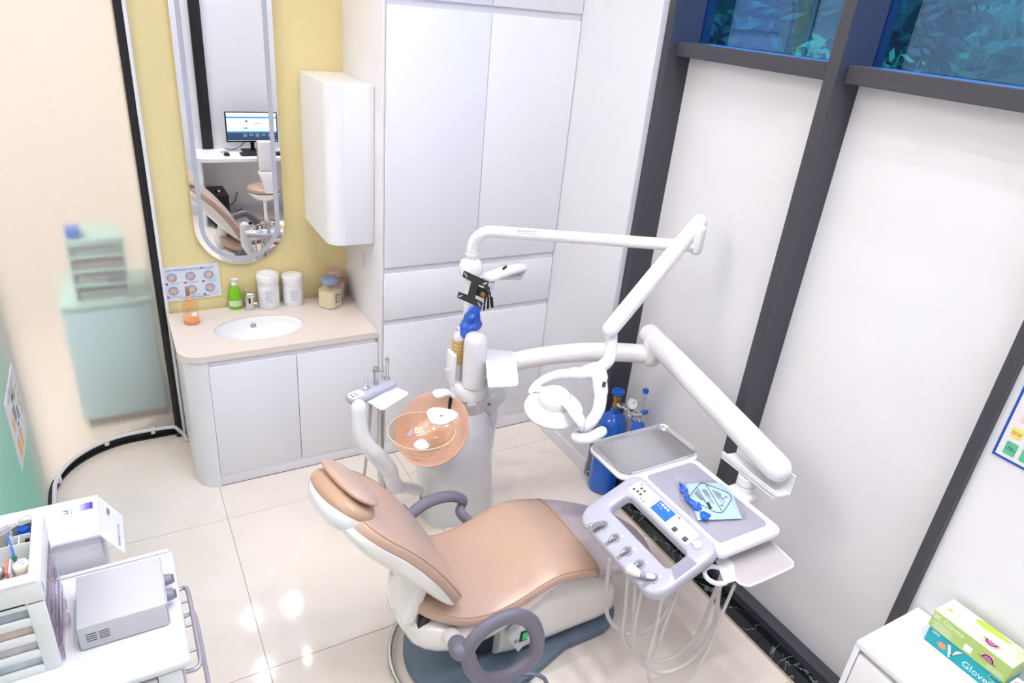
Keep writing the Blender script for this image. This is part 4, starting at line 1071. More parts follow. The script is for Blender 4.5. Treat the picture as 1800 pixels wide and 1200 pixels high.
# third box, cropped at the frame edge
bx3 = glove_box('pale_tissue_box', 'pale blue box with a rose print in the corner before the lime box', 2.10, 2.20, 0.30, 0.436, RZ + 0.0005, RZ + 0.085, M('pale_aqua_card', 'bcdfe6', 0.4, var=0.03), WCARD)
bm = new(); flatshape(bm, (2.165, 0.41, RZ + 0.0861), X, Y, circ(0.02, 20)); emit('rose_print', bm, M('rose_print', 'e58a74', 0.5, var=0.2, scale=40), bx3, smooth=0)
bm = new(); flatshape(bm, (2.135, 0.415, RZ + 0.0861), X, Y, [(-0.014, -0.006), (0.0, 0.005), (0.016, 0.006), (0.004, -0.008)]); emit('leaf_print', bm, M('leaf_print_green', '7fae7e', 0.5, var=0.2), bx3, smooth=0)

# ---------------------------------------------------------------- desk and computer behind the photographer (seen in the mirror)
dk = thing('work_desk', 'white work desk with a rounded end, seen in the wall mirror', 'desk', (1.4, -0.4, 0))
dp = [(0.80, -0.648)] + [(p[0], p[1]) for p in arc(0.90, -0.24, 0.10, 0.10, 180, 90, 8)] + [(2.15, -0.14), (2.15, -0.648)]
bm = new(); prism(bm, [(x_, y_, 0.70) for x_, y_ in dp], (0, 0, 0.04), 0.003, 1, 0.7); emit('desk_top', bm, WHITE, dk)
dp2 = [(0.80, -0.648)] + [(p[0], p[1]) for p in arc(0.90, -0.24, 0.10, 0.10, 180, 130, 6)] + [(0.855, -0.19), (0.83, -0.26), (0.822, -0.648)]
bm = new(); prism(bm, [(x_, y_, 0.0) for x_, y_ in dp2], (0, 0, 0.699), 0.0, 1, 0.7); emit('end_panel', bm, WHITE, dk)
emit('end_panel', B(2.128, -0.64, 0, 2.15, -0.16, 0.699, 0.002), WHITE, dk)
emit('back_panel', B(0.85, -0.645, 0.10, 2.127, -0.625, 0.699, 0.0), WHITE_SATIN, dk)
mo = thing('computer_monitor', 'black monitor with a blue and white web page, seen in the mirror', 'monitor', (1.42, -0.46, 0.741))
emit('screen_case', B(1.155, -0.485, 0.845, 1.700, -0.455, 1.165, 0.006), BLACK, mo)
SCRW = M('screen_white', 'dfe8f6', 0.4, var=0, emit=0.8); SCRB = M('screen_blue', '1f8ac0', 0.4, var=0, emit=0.8); SCRD = M('screen_navy', '30455a', 0.4, var=0, emit=0.8)
sy = -0.4548
def scr(n_, x0, x1, z0, z1, m, k=0): return emit(n_, B(x0, sy + 0.0004 * k, z0, x1, sy + 0.0004 * k + 0.0003, z1, 0), m, mo, smooth=0)
scr('screen_page', 1.168, 1.687, 0.862, 1.156, SCRW); scr('screen_bar', 1.168, 1.687, 1.100, 1.116, SCRB, 1); scr('screen_bar', 1.168, 1.687, 0.947, 0.962, SCRB, 1); scr('screen_footer', 1.168, 1.687, 0.866, 0.947, SCRD, 1)
scr('screen_button', 1.34, 1.38, 0.99, 1.002, SCRB, 1); scr('screen_button', 1.55, 1.59, 0.985, 0.992, M('screen_orange', 'e8b090', 0.4, var=0, emit=0.7), 1)
for k in range(5): scr('screen_text', 1.33 + 0.065 * k, 1.37 + 0.065 * k, 0.905 + 0.01 * (k % 2), 0.935, M('screen_grey%d' % k, '7a8fa0', 0.4, var=0, emit=0.5), 2)
scr('screen_text', 1.44, 1.52, 1.045, 1.051, SCRB, 1); scr('screen_text', 1.36, 1.385, 1.06, 1.078, SCRD, 1)
bm = new(); box(bm, 1.405, -0.50, 0.755, 1.445, -0.482, 0.96, 0.003); box(bm, 1.31, -0.58, 0.741, 1.54, -0.40, 0.755, 0.004); emit('stand', bm, BLACK, mo)
kb = thing('keyboard', 'black keyboard on the desk in front of the monitor, seen in the mirror', 'keyboard', (1.48, -0.29, 0.741))
emit('keyboard_base', B(1.26, -0.365, 0.741, 1.70, -0.235, 0.757, 0.004), BLACK, kb)
bm = new()
for r_ in range(5):
    for c_ in range(15): box(bm, 1.272 + 0.028 * c_, -0.355 + 0.024 * r_, 0.757, 1.296 + 0.028 * c_, -0.335 + 0.024 * r_, 0.763, 0.001, 1)
emit('keys', bm, M('dark_keys', '26262a', 0.5), kb, kind='stuff')
ms_ = thing('computer_mouse', 'black computer mouse with a cable on the desk, seen in the mirror', 'mouse', (1.12, -0.30, 0.741))
bm = new(); lathe(bm, [(0.0, 0), (0.03, 0), (0.032, 0.008), (0.024, 0.026), (0.0, 0.034)], (1.12, -0.30, 0.741), n=20, sy=1.7); emit('mouse_body', bm, BLACK, ms_)
emit('mouse_cable', tube(new(), spath([(1.12, -0.35, 0.75), (1.08, -0.45, 0.744), (1.18, -0.52, 0.744), (1.33, -0.60, 0.745)], 6), 0.0022, 6), BLACK, ms_)
mc = emit('monitor_cable', tube(new(), spath([(1.40, -0.51, 0.92), (1.33, -0.56, 0.80), (1.24, -0.58, 0.747), (1.15, -0.62, 0.746)], 6), 0.004, 8), BLACK); _props(mc, 'black cable drooping behind the monitor, seen in the mirror', 'cable')
pc = thing('computer_tower', 'black computer tower under the desk, seen in the mirror', 'computer', (0.99, -0.28, 0))
emit('case', B(0.905, -0.50, 0.012, 1.075, -0.095, 0.362, 0.004), BLACK, pc); emit('front_bezel', B(0.908, -0.0945, 0.015, 1.072, -0.085, 0.360, 0.003), M('gloss_black', '121214', 0.2), pc)
emit('feet', B(0.93, -0.46, 0.0, 1.05, -0.13, 0.0118, 0), BLACK, pc)
pg = thing('black_plug', 'black plug with a white tag lying on the computer tower', 'plug', (0.985, -0.25, 0.3625))
emit('plug_body', B(0.955, -0.26, 0.3625, 0.985, -0.225, 0.385, 0.004), BLACK, pg); emit('tag', B(0.9855, -0.255, 0.3625, 1.012, -0.23, 0.382, 0.003), PLASTIC_MATT, pg)
for k, pp in enumerate(([(1.08, -0.52, 0.20), (1.13, -0.57, 0.12), (1.20, -0.58, 0.16), (1.24, -0.6, 0.26)], [(1.08, -0.42, 0.10), (1.13, -0.46, 0.03), (1.20, -0.47, 0.07), (1.26, -0.49, 0.09)])):
    o_ = emit('power_cable', tube(new(), spath(pp, 6), 0.005, 8), BLACK); _props(o_, ('upper' if k == 0 else 'lower') + ' black power cable hanging under the desk behind the computer tower', 'cable', 'cables under the desk')

# ---------------------------------------------------------------- dental chair (its long axis runs along X)
ch = thing('dental_chair', 'tan leatherette dental chair with slate purple armrests in the middle of the room', 'dental chair', (1.25, 1.8, 0))
CYC = 1.80
def interp(tab, s):
    n = len(tab)
    if s <= tab[0][0]: return tab[0][1]
    if s >= tab[-1][0]: return tab[-1][1]
    for i in range(n - 1):
        (a, u), (b, v) = tab[i], tab[i + 1]
        if s <= b:
            h = b - a
            def slope(k):
                if k == 0: return (tab[1][1] - tab[0][1]) / (tab[1][0] - tab[0][0])
                if k == n - 1: return (tab[-1][1] - tab[-2][1]) / (tab[-1][0] - tab[-2][0])
                return (tab[k + 1][1] - tab[k - 1][1]) / (tab[k + 1][0] - tab[k - 1][0])
            t_ = (s - a) / h
            m0, m1 = slope(i) * h, slope(i + 1) * h
            return (2 * t_ ** 3 - 3 * t_ ** 2 + 1) * u + (t_ ** 3 - 2 * t_ ** 2 + t_) * m0 + (-2 * t_ ** 3 + 3 * t_ ** 2) * v + (t_ ** 3 - t_ ** 2) * m1
    return tab[-1][1]
# floor plate
def platform(x0, xm, x1, r0, r1, z0, z1, bev):
    P = []
    P += [(xm + r0 * math.cos(math.radians(a)) * ((xm - x0) / r0), CYC + r0 * math.sin(math.radians(a))) for a in range(90, 271, 9)]
    P += [(1.42, CYC - r1), (x1 - 0.16, CYC - r1)] + [(x1 - 0.16 + 0.16 * math.cos(math.radians(a)), CYC + (r1) * math.sin(math.radians(a))) for a in range(-80, 81, 10)] + [(x1 - 0.16, CYC + r1), (1.42, CYC + r1)]
    return prism(new(), [(x, y, z0) for x, y in P], (0, 0, z1 - z0), bev, 3, 0.7)
emit('floor_plate', platform(0.765, 1.06, 1.765, 0.295, 0.185, 0.0, 0.048, 0.010), BASEBLUE, ch)
pts = [(1.05 + 0.345 * math.cos(math.radians(a)), 1.79 + 0.335 * math.sin(math.radians(a)), 0.03) for a in range(100, 285, 8)]
emit('kick_rail', tube(new(), pts, 0.010, 10, 'round'), STEEL, ch)
# front base body
bm = new(); rings = []
for i in range(13):
    x = 1.10 + 0.645 * i / 12
    hw = interp([(1.10, 0.15), (1.2, 0.172), (1.52, 0.174), (1.66, 0.16), (1.715, 0.12), (1.745, 0.06)], x)
    zt = interp([(1.10, 0.38), (1.25, 0.41), (1.45, 0.40), (1.58, 0.345), (1.68, 0.26), (1.745, 0.13)], x)
    rings.append(superring((x, CYC, (zt + 0.049) / 2), Y, Z, hw, (zt - 0.049) / 2, 32, 3.6))
skin(bm, rings); emit('front_base', bm, CREAM_PL, ch, smooth=50)
# lift column between base and seat
emit('lift_arm', B(1.03, 1.70, 0.049, 1.36, 1.90, 0.36, 0.03, 4), M('dark_lift_cover', '3a3a40', 0.5), ch)
# seat shell (boat)
bm = new(); rings = []
for i in range(19):
    x = 0.695 + 0.69 * i / 18
    hw = interp([(0.695, 0.06), (0.725, 0.145), (0.82, 0.205), (1.0, 0.218), (1.25, 0.20), (1.385, 0.17)], x)
    zt = interp([(0.695, 0.425), (0.75, 0.450), (0.9, 0.432), (1.0, 0.415), (1.12, 0.43), (1.25, 0.46), (1.385, 0.455)], x)
    zb = interp([(0.695, 0.37), (0.725, 0.29), (0.82, 0.225), (0.98, 0.205), (1.15, 0.26), (1.30, 0.36), (1.385, 0.42)], x)
    n_ = 36; ring = []
    for j in range(n_):
        a = 2 * PI * j / n_
        cy_, sz = math.cos(a), math.sin(a)
        yy = hw * math.copysign(abs(cy_) ** 0.75, cy_)
        zz = zt - 0.02 + 0.02 * abs(sz) ** 0.7 if sz >= 0 else zt - 0.02 - (zt - 0.02 - zb) * abs(sz) ** 0.8
        ring.append((x, CYC + yy, zz))
    rings.append(ring)
skin(bm, rings); emit('seat_shell', bm, CREAM_PL, ch, smooth=50)
# seat cushion
SEATZ = [(0.72, 0.545), (0.80, 0.525), (0.90, 0.492), (1.0, 0.476), (1.12, 0.498), (1.22, 0.535), (1.30, 0.548), (1.40, 0.528), (1.475, 0.507), (1.6, 0.462), (1.75, 0.402), (1.89, 0.345)]
SEATW = [(0.715, 0.09), (0.745, 0.15), (0.80, 0.20), (0.88, 0.232), (0.98, 0.24), (1.475, 0.24), (1.62, 0.232), (1.78, 0.20), (1.85, 0.16), (1.885, 0.09)]
def cushion(x0, x1, n, th, p=4.5):
    rings = []
    for i in range(n + 1):
        x = x0 + (x1 - x0) * i / n
        zt, hw = interp(SEATZ, x), interp(SEATW, x)
        rg = []
        for q in superring((x, CYC, zt - th / 2), Y, Z, hw, th / 2, 40, p):
            if q.z > zt - th / 2: q.z += 0.014 * (1 - ((q.y - CYC) / hw) ** 2)
            rg.append(q)
        rings.append(rg)
    return skin(new(), rings)
emit('seat_cushion', cushion(0.715, 1.474, 34, 0.062), TAN, ch, smooth=60)
emit('foot_cushion', cushion(1.476, 1.887, 18, 0.058), MAUVE, ch, smooth=60)
for sgn in (-1, 1):
    pts = [(x, CYC + sgn * interp(SEATW, x) * 0.965, interp(SEATZ, x) - 0.0092) for x in [0.76 + 0.715 * i / 30 for i in range(31)]]
    emit('piping', tube(new(), pts, 0.0022, 6), PIPING, ch)
pts = [Vector((1.475, q.y, q.z)) for q in superring((1.475, CYC, 0.507 - 0.031), Y, Z, 0.242, 0.033, 60, 4.5)]
for q in pts:
    if q.z > 0.478: q.z += 0.014 * (1 - ((q.y - CYC) / 0.242) ** 2)
emit('piping', tube(new(), pts, 0.003, 6, closed=True), PIPING, ch)
# backrest
BO = Vector((0.905, 1.785, 0.545)); BD = Vector((-0.54, 0, 0.84)).normalized(); BN = Vector((0.84, 0, 0.54)).normalized()
BW = [(0.0, 0.095), (0.008, 0.142), (0.03, 0.187), (0.07, 0.207), (0.14, 0.216), (0.34, 0.216), (0.46, 0.208), (0.53, 0.19), (0.58, 0.155), (0.615, 0.10)]
BC = [(0.0, 0.0), (0.10, 0.010), (0.22, 0.014), (0.38, 0.0), (0.50, -0.030), (0.58, -0.054), (0.64, -0.078)]
def bcurve(s): return interp(BC, s)
bm = new(); rings = []
for i in range(33):
    s = 0.615 * i / 32
    hw = interp(BW, s)
    c = BO + BD * s + BN * (bcurve(s) - 0.03)
    th = 0.028 if 0.03 < s < 0.6 else 0.022
    rg = []
    for q in superring(c, Y, BN, hw, th, 40, 4.2):
        d = (q - c).dot(BN)
        if d > 0: q = q + BN * 0.008 * (1 - ((q.y - c.y) / hw) ** 2)
        rg.append(q)
    rings.append(rg)
skin(bm, rings); bk_ = emit('backrest_cushion', bm, TAN, ch, smooth=60)
for sgn in (-1, 1):
    pts = [BO + BD * s + BN * (bcurve(s) - 0.0105) + Y * sgn * (interp(BW, s) * 0.966) for s in [0.03 + 0.56 * i / 30 for i in range(31)]]
    emit('piping', tube(new(), pts, 0.002, 6), PIPING, bk_)
bm = new(); rings = []
for i in range(27):
    s = 0.005 + 0.585 * i / 26
    hw = interp(BW, s) + 0.003
    dep = interp([(0.0, 0.006), (0.08, 0.05), (0.25, 0.085), (0.42, 0.09), (0.55, 0.06), (0.605, 0.03)], s)
    c = BO + BD * s + BN * (bcurve(s) - 0.046)
    n_ = 36; ring = []
    for j in range(n_):
        a = 2 * PI * j / n_
        ca, sa = math.cos(a), math.sin(a)
        dn = 0.004 * sa if sa > 0 else -dep * abs(sa) ** 0.85
        ring.append(c + Y * hw * math.copysign(abs(ca) ** 0.7, ca) + BN * dn)
    rings.append(ring)
skin(bm, rings); emit('backrest_shell', bm, CREAM_PL, ch, smooth=55)
# recline arm joining shell and seat
bm = new(); obox(bm, (0.735, 1.75, 0.535), (0.30, 0, 1), Y, (1, 0, -0.30), 0.10, 0.09, 0.030, 0.02, 3); emit('recline_arm', bm, CREAM_PL, ch)
bm = new(); obox(bm, (0.772, 1.655, 0.475), (0.45, 0, 1), Y, (1, 0, -0.45), 0.055, 0.012, 0.018, 0.004); emit('hinge_slot', bm, BLACK, ch)
# headrest
HC = Vector((0.512, 1.80, 0.993)); HU = Vector((0.14, -1, 0.10)).normalized(); HN = Vector((0.62, 0.0, 0.785)).normalized()
HN = (HN - HU * HN.dot(HU)).normalized(); HV = HN.cross(HU) 
if HV.z < 0: HV = -HV
def pad(c, hu, hv, th, p=3.0, n=10, pu=2.4):
    rings = []
    for i in range(n + 1):
        a = -PI / 2 + PI * i / n
        k = max(abs(math.cos(a)), 0.12) ** 0.45
        rings.append(superring(c + HN * th * math.sin(a), HU, HV, hu * k, hv * k, 40, pu))
    return skin(new(), rings)
emit('headrest_cushion', pad(HC, 0.158, 0.088, 0.040), TAN_SIDE, ch, smooth=60)
emit('headrest_pad', pad(HC + HN * 0.052 + HV * 0.006, 0.155, 0.074, 0.018), TAN, ch, smooth=60)
bm = new(); rings = []
for i in range(11):
    a = PI / 2 * i / 10
    k = max(math.cos(a), 0.1) ** 0.6
    rings.append(superring(HC - HN * (0.012 + 0.075 * math.sin(a)) - HV * 0.006, HU, HV, 0.156 * k, 0.088 * k, 40, 2.6))
skin(bm, rings); emit('headrest_shell', bm, PLASTIC, ch, smooth=60)
bm = new(); obox(bm, HC - HN * 0.03 - HV * 0.10, HU, HV, HN, 0.035, 0.06, 0.008, 0.003); emit('headrest_bar', bm, CHROME, ch)
# near armrest: swivel stub, hub and D loop
emit('armrest_stub', tube(new(), [(0.842, 1.60, 0.40), (0.825, 1.52, 0.452), (0.818, 1.495, 0.470)], 0.033, 16), PLASTIC, ch)
ar = emit('armrest_hub', tube(new(), [(0.818, 1.494, 0.471), (0.806, 1.452, 0.500), (0.801, 1.438, 0.508)], [0.034, 0.036, 0.032], 16, 'round'), ARMREST, ch)
AP = [(0.8255, 1.4300, 0.5108), (0.8666, 1.4300, 0.5703), (0.9276, 1.4300, 0.5985), (0.9953, 1.4200, 0.6045), (1.0641, 1.4200, 0.5449), (1.1039, 1.4200, 0.4514), (1.1051, 1.4200, 0.3618), (1.0571, 1.4200, 0.3143), (0.9770, 1.4200, 0.3028), (0.9002, 1.4200, 0.3329), (0.8527, 1.4250, 0.4001), (0.8332, 1.4300, 0.4620)]
bm = new(); tube(bm, spath(AP, 6, True), 0.0255, 16, closed=True, sx=1.15, sy=0.88, up=(0, 1, 0)); emit('armrest_loop', bm, ARMREST, ch, smooth=60)
# far armrest
FP = [(0.8836, 2.1000, 0.5502), (0.9376, 2.1100, 0.5760), (1.0090, 2.1200, 0.5819), (1.0812, 2.1200, 0.5714), (1.1352, 2.1200, 0.5325), (1.1288, 2.1200, 0.5031), (1.1095, 2.0900, 0.4981)]
P_ = [(0.80, 2.03, 0.44), (0.845, 2.085, 0.50)] + FP[0:7] + [(1.14, 2.04, 0.46)]
bm = new(); tube(bm, spath(P_, 6), 0.021, 14, 'round', sx=1.2, sy=0.9); emit('far_armrest', bm, ARMREST, ch, smooth=60)
# mains switch plate on the base
su, sn = Vector((0.93, 0.0, 0.36)).normalized(), Vector((0, -1, 0))
sp = Vector((1.165, 1.566, 0.12))
SP = [(1.0981, 1.5750, 0.2579), (1.1427, 1.5750, 0.1776), (1.1893, 1.5750, 0.2320), (1.1952, 1.5750, 0.3150), (1.1712, 1.5750, 0.3419), (1.1390, 1.5750, 0.3072)]
bm = new(); prism(bm, [Vector(p) for p in SP], (0, 0.05, 0), 0.0015, 1); pl2 = emit('switch_plate', bm, LTGREY, ch)
sc_p = Vector((1.1588, 1.5740, 0.2640)); sx_d = (Vector(SP[3]) - Vector(SP[2])).normalized(); sz_d = Vector((0, -1, 0)).cross(sx_d)
bm = new(); obox(bm, sc_p, sx_d, Y, sz_d, 0.026, 0.003, 0.018, 0.001); emit('switch_frame', bm, BLACK, pl2)
bm = new(); obox(bm, sc_p + Vector((0.003, -0.004, 0.002)), sx_d, Y, sz_d, 0.018, 0.003, 0.013, 0.001); emit('rocker_switch', bm, M('green_lit_rocker', '12a052', 0.2, var=0.3, scale=80, emit=0.5), pl2)
bm = new(); lathe(bm, [(0, 0), (0.010, 0), (0.009, 0.003), (0, 0.004)], (1.1245, 1.5745, 0.2486), (0, -1, 0), n=16); emit('fuse_cap', bm, GREYPL, pl2)
# ---------------------------------------------------------------- foot control at the bottom edge
fc = thing('foot_control', 'round foot control with a slate grey hoop handle, at the bottom edge by the chair', 'foot pedal', (1.0, 1.36, 0))
FH = [(1.0469, 1.5324, 0.1000), (1.0693, 1.5302, 0.1200), (1.1094, 1.5126, 0.1350), (1.1631, 1.4931, 0.1350), (1.1964, 1.4720, 0.1250), (1.2134, 1.4599, 0.1000)]
c0 = (Vector(FH[0]) + Vector(FH[-1])) / 2
cc = Vector((c0.x + 0.0, c0.y - 0.055, 0))
bm = new(); lathe(bm, [(0, 0), (0.115, 0), (0.118, 0.01), (0.105, 0.03), (0.05, 0.045), (0, 0.048)], cc, n=36); emit('pedal_base', bm, GREYPL, fc)
hp_ = [Vector(FH[0]) + Vector((-0.005, -0.03, -0.06))] + [Vector(p) for p in FH] + [Vector(FH[-1]) + Vector((0.01, -0.03, -0.06))]
bm = new(); tube(bm, spath(hp_, 6), 0.0085, 12, 'round'); emit('hoop_handle', bm, M('slate_grey_metal', '74808f', 0.25, 0.3, var=0.0), fc)
bm = new(); lathe(bm, [(0, 0.0481), (0.025, 0.0481), (0.022, 0.065), (0, 0.066)], cc, n=20); emit('centre_button', bm, BLACK, fc)

# ---------------------------------------------------------------- cuspidor unit
un = thing('cuspidor_unit', 'white cuspidor unit with a peach backed glass spittoon bowl behind the dental chair', 'dental unit', (1.37, 2.65, 0))
bm = new(); rings = []
for z, cx, cy, a, b in ((0.0, 1.375, 2.66, 0.190, 0.145), (0.02, 1.375, 2.66, 0.195, 0.15), (0.12, 1.37, 2.655, 0.193, 0.15), (0.3, 1.345, 2.64, 0.190, 0.155), (0.45, 1.33, 2.63, 0.188, 0.155), (0.56, 1.335, 2.625, 0.170, 0.14), (0.63, 1.355, 2.62, 0.13, 0.11), (0.66, 1.37, 2.62, 0.085, 0.085)):
    rings.append(superring((cx, cy, z), X, Y, a, b, 44, 3.0))
skin(bm, rings); emit('unit_body', bm, PLASTIC, un, smooth=50)
bm = new(); rings = []
for z, a, b in ((0.16, 0.012, 0.02), (0.20, 0.032, 0.05), (0.35, 0.046, 0.08), (0.55, 0.052, 0.09), (0.68, 0.05, 0.085)):
    rings.append(superring((1.545, 2.715, z), X, Y, a, b, 30, 2.4))
skin(bm, rings); emit('rear_fin', bm, PLASTIC, un, smooth=50)
# tower: collar and lens column
TX, TY = 1.395, 2.62
bm = new(); lathe(bm, [(0, 0.64), (0.075, 0.64), (0.083, 0.66), (0.088, 0.735), (0.097, 0.745), (0.099, 0.79), (0.090, 0.812), (0.07, 0.818), (0, 0.818)], (TX, TY, 0), n=40); cl_ = emit('tower_collar', bm, PLASTIC, un, smooth=35)
bm = new(); obox(bm, (TX - 0.035, TY - 0.097, 0.735), (0.93, -0.34, 0), (0.34, 0.93, 0), Z, 0.02, 0.004, 0.009, 0.002); emit('collar_latch', bm, PLASTIC_MATT, cl_)
LENS = M('milky_white_cover', 'e6e4ea', 0.2, var=0.0, coat=0.2)
bm = new(); lathe(bm, [(0, 0.8185), (0.0565, 0.8185), (0.0565, 1.02), (0.056, 1.055), (0.048, 1.082), (0.028, 1.094), (0, 1.096)], (TX - 0.010, TY - 0.045, 0), n=40); emit('tower_cover', bm, LENS, un, smooth=60)
emit('rear_column', B(TX - 0.04, TY + 0.06, 0.80, TX + 0.075, TY + 0.125, 0.95, 0.02, 3), PLASTIC, un)
emit('rear_column_left', B(TX - 0.105, TY - 0.01, 0.80, TX - 0.082, TY + 0.07, 0.975, 0.010, 3), PLASTIC, un)
# arm hub (to the right, behind)
bm = new(); tube(bm, [(1.44, 2.66, 0.60), (1.53, 2.67, 0.645), (1.575, 2.675, 0.665)], [0.055, 0.06, 0.058], 24, 'round'); emit('arm_hub', bm, PLASTIC, un, smooth=50)
bm = new(); lathe(bm, [(0, 0), (0.008, 0), (0.007, 0.003), (0, 0.004)], (1.505, 2.606, 0.660), (-0.2, -1, 0.3), n=14); emit('hub_screw', bm, GREYPL, un)
# light pole
PX_, PY_ = 1.408, 2.722
emit('pole', tube(new(), [(PX_, PY_, 0.80), (PX_, PY_, 1.10), (PX_, PY_, 1.33)], 0.024, 16), PLASTIC, un)
# bottle behind the tower
bt = thing('water_bottle', 'water bottle with kraft label and blue plastic wrap behind the cuspidor tower', 'bottle', (1.33, 2.70, 0.86))
bx_, by_ = 1.340, 2.662
bm = new(); lathe(bm, [(0, 0.8185), (0.031, 0.8185), (0.033, 0.825), (0.033, 1.045), (0.028, 1.06), (0.014, 1.075), (0.014, 1.09), (0, 1.09)], (bx_, by_, 0), n=28); emit('bottle_body', bm, M('milky_bottle_plastic', 'dfdde6', 0.2, var=0.0), bt)
KRAFT = M('kraft_label', 'dcb878', 0.55, var=0.06)
bm = new(); lathe(bm, [(0.0332, 0.905), (0.0337, 0.905), (0.0337, 1.035), (0.0332, 1.035)], (bx_, by_, 0), n=28); kl = emit('kraft_label', bm, KRAFT, bt)
bm = new()
for k in range(6):
    z = 0.92 + 0.02 * k
    tube(bm, [(bx_ + 0.0341 * math.cos(a), by_ + 0.0341 * math.sin(a), z) for a in [math.radians(165 + 10 * i) for i in range(12)]], 0.0006, 5)
emit('label_lines', bm, INKBLK, kl, kind='stuff')
bm = new(); rings = []
rnd = random.Random(3)
bp = [(1.3708, 2.6600, 1.0497), (1.3869, 2.6600, 1.0806), (1.3994, 2.6600, 1.1178), (1.4032, 2.6600, 1.1501), (1.4134, 2.6600, 1.1753), (1.4212, 2.6600, 1.1920)]
for i, (p, r_) in enumerate(zip(spath(bp, 3), [0.036, 0.05, 0.050, 0.047, 0.05, 0.051, 0.044, 0.040, 0.038, 0.036, 0.030, 0.026, 0.028, 0.024, 0.020, 0.012])):
    rings.append([p + X * math.cos(2 * PI * j / 30) * r_ * (1 + 0.13 * math.sin(5 * 2 * PI * j / 30 + i * 0.8) + rnd.uniform(-0.07, 0.07)) + Y * math.sin(2 * PI * j / 30) * r_ * (1 + 0.12 * math.sin(4 * 2 * PI * j / 30 - i) + rnd.uniform(-0.07, 0.07)) + Z * rnd.uniform(-0.004, 0.004) for j in range(30)])
skin(bm, rings); emit('blue_wrap', bm, BLUEFILM, bt, smooth=45)
# brass valve handle left of the tower
vh = thing('brass_valve_lever', 'small brass lever with a white tip at the left of the cuspidor tower', 'lever', (1.29, 2.62, 0.88))
emit('lever', tube(new(), [(1.348, 2.648, 0.878), (1.32, 2.645, 0.876), (1.296, 2.642, 0.880)], [0.006, 0.008, 0.005], 10), BRASS, vh)
emit('tip', tube(new(), [(1.2955, 2.642, 0.880), (1.268, 2.640, 0.888)], [0.006, 0.005], 10, 'round'), PLASTIC_MATT, vh)
# side plate tray on the right of the tower
st = emit('side_shelf', prism(new(), [Vector(p) for p in [(1.4698, 2.6423, 0.9650), (1.5843, 2.5834, 0.9650), (1.5968, 2.5599, 0.9650), (1.5785, 2.5159, 0.9650), (1.4680, 2.2935, 0.9650), (1.4480, 2.2738, 0.9650), (1.4310, 2.2747, 0.9650), (1.3204, 2.3101, 0.9650)]], (0, 0, -0.008), 0.002), PLASTIC, un)
# peach dish
DN = Vector((-0.36, -0.42, 0.83)).normalized(); DC = Vector((1.1334, 2.4700, 0.6919))
du = Vector((0.75, -0.66, 0)); 
bm = new(); lathe(bm, [(0, -0.085), (0.06, -0.083), (0.11, -0.066), (0.150, -0.03), (0.168, 0.0), (0.174, 0.004), (0.174, -0.004), (0.157, -0.04), (0.115, -0.078), (0.06, -0.096), (0, -0.098)], DC, DN, n=56, sx=0.98, sy=1.1, xdir=du)
emit('dish_back', bm, PEACH, un, smooth=50)
GC = Vector((1.0374, 2.3735, 0.7600))
bm = new(); lathe(bm, [(0.0, -0.092), (0.05, -0.090), (0.10, -0.070), (0.132, -0.035), (0.146, 0.0), (0.148, 0.0025), (0.151, 0.0), (0.137, -0.038), (0.104, -0.074), (0.052, -0.094), (0, -0.096)], GC, Z, n=64)
BOWL = mat_tinted('spittoon_glass', 'fbf5ec', 0.04, (1, 1, 1, 1))
gl = emit('glass_bowl', bm, BOWL, un, smooth=60)
bm = new(); tube(bm, [(GC.x + 0.1495 * math.cos(2 * PI * i / 64), GC.y + 0.1495 * math.sin(2 * PI * i / 64), GC.z + 0.003) for i in range(64)], 0.0026, 8, closed=True); emit('bowl_rim', bm, M('rim_glass', 'd9ceb4', 0.05, var=0.0), gl)
dr = Vector((1.0447, 2.3840, 0.6720))
bm = new(); lathe(bm, [(0, 0), (0.034, 0), (0.036, 0.006), (0.030, 0.012), (0.022, 0.022), (0.010, 0.028), (0, 0.029)], dr, n=28); emit('drain_cover', bm, PLASTIC, un, smooth=50)
# cup holder and filler spout
hc = Vector((1.1415, 2.3960, 0.8000))
bm = new(); rings = []
def tri(r, z): return [(hc.x + r * (1 + 0.10 * math.cos(3 * a + 0.5)) * math.cos(a), hc.y + r * (1 + 0.10 * math.cos(3 * a + 0.5)) * math.sin(a), hc.z + z) for a in [2 * PI * i / 40 for i in range(40)]]
skin(bm, [tri(0.054, -0.012), tri(0.068, -0.004), tri(0.069, 0.004), tri(0.061, 0.006), tri(0.044, -0.002), tri(0.038, 0.003), tri(0.02, 0.001)]); cuph = emit('cup_holder', bm, PLASTIC, un, smooth=50)
bm = new(); lathe(bm, [(0, 0.0012), (0.007, 0.0012), (0.007, 0.003), (0, 0.003)], hc, n=16); emit('cup_hole', bm, PIPING, cuph)
emit('holder_stem', tube(new(), [hc + Vector((0.01, 0.01, -0.013)), hc + Vector((0.05, 0.06, -0.06))], [0.016, 0.02], 14), PLASTIC, un)
bp2 = [(1.2556, 2.5500, 0.7105), (1.2562, 2.5500, 0.7552), (1.2679, 2.5600, 0.7882)]
emit('filler_hose', tube(new(), spath(bp2, 4), 0.008, 10), BLACK, un)
nz = [(1.2773, 2.5600, 0.7799), (1.2520, 2.5600, 0.8073), (1.2097, 2.5400, 0.8273), (1.1704, 2.5300, 0.8319)]
emit('filler_spout', tube(new(), spath(nz, 4), [0.016] * 5 + [0.018] * 4 + [0.019, 0.020, 0.020, 0.017], 14, 'round', sx=1.35, sy=0.75), PLASTIC, un, smooth=60)
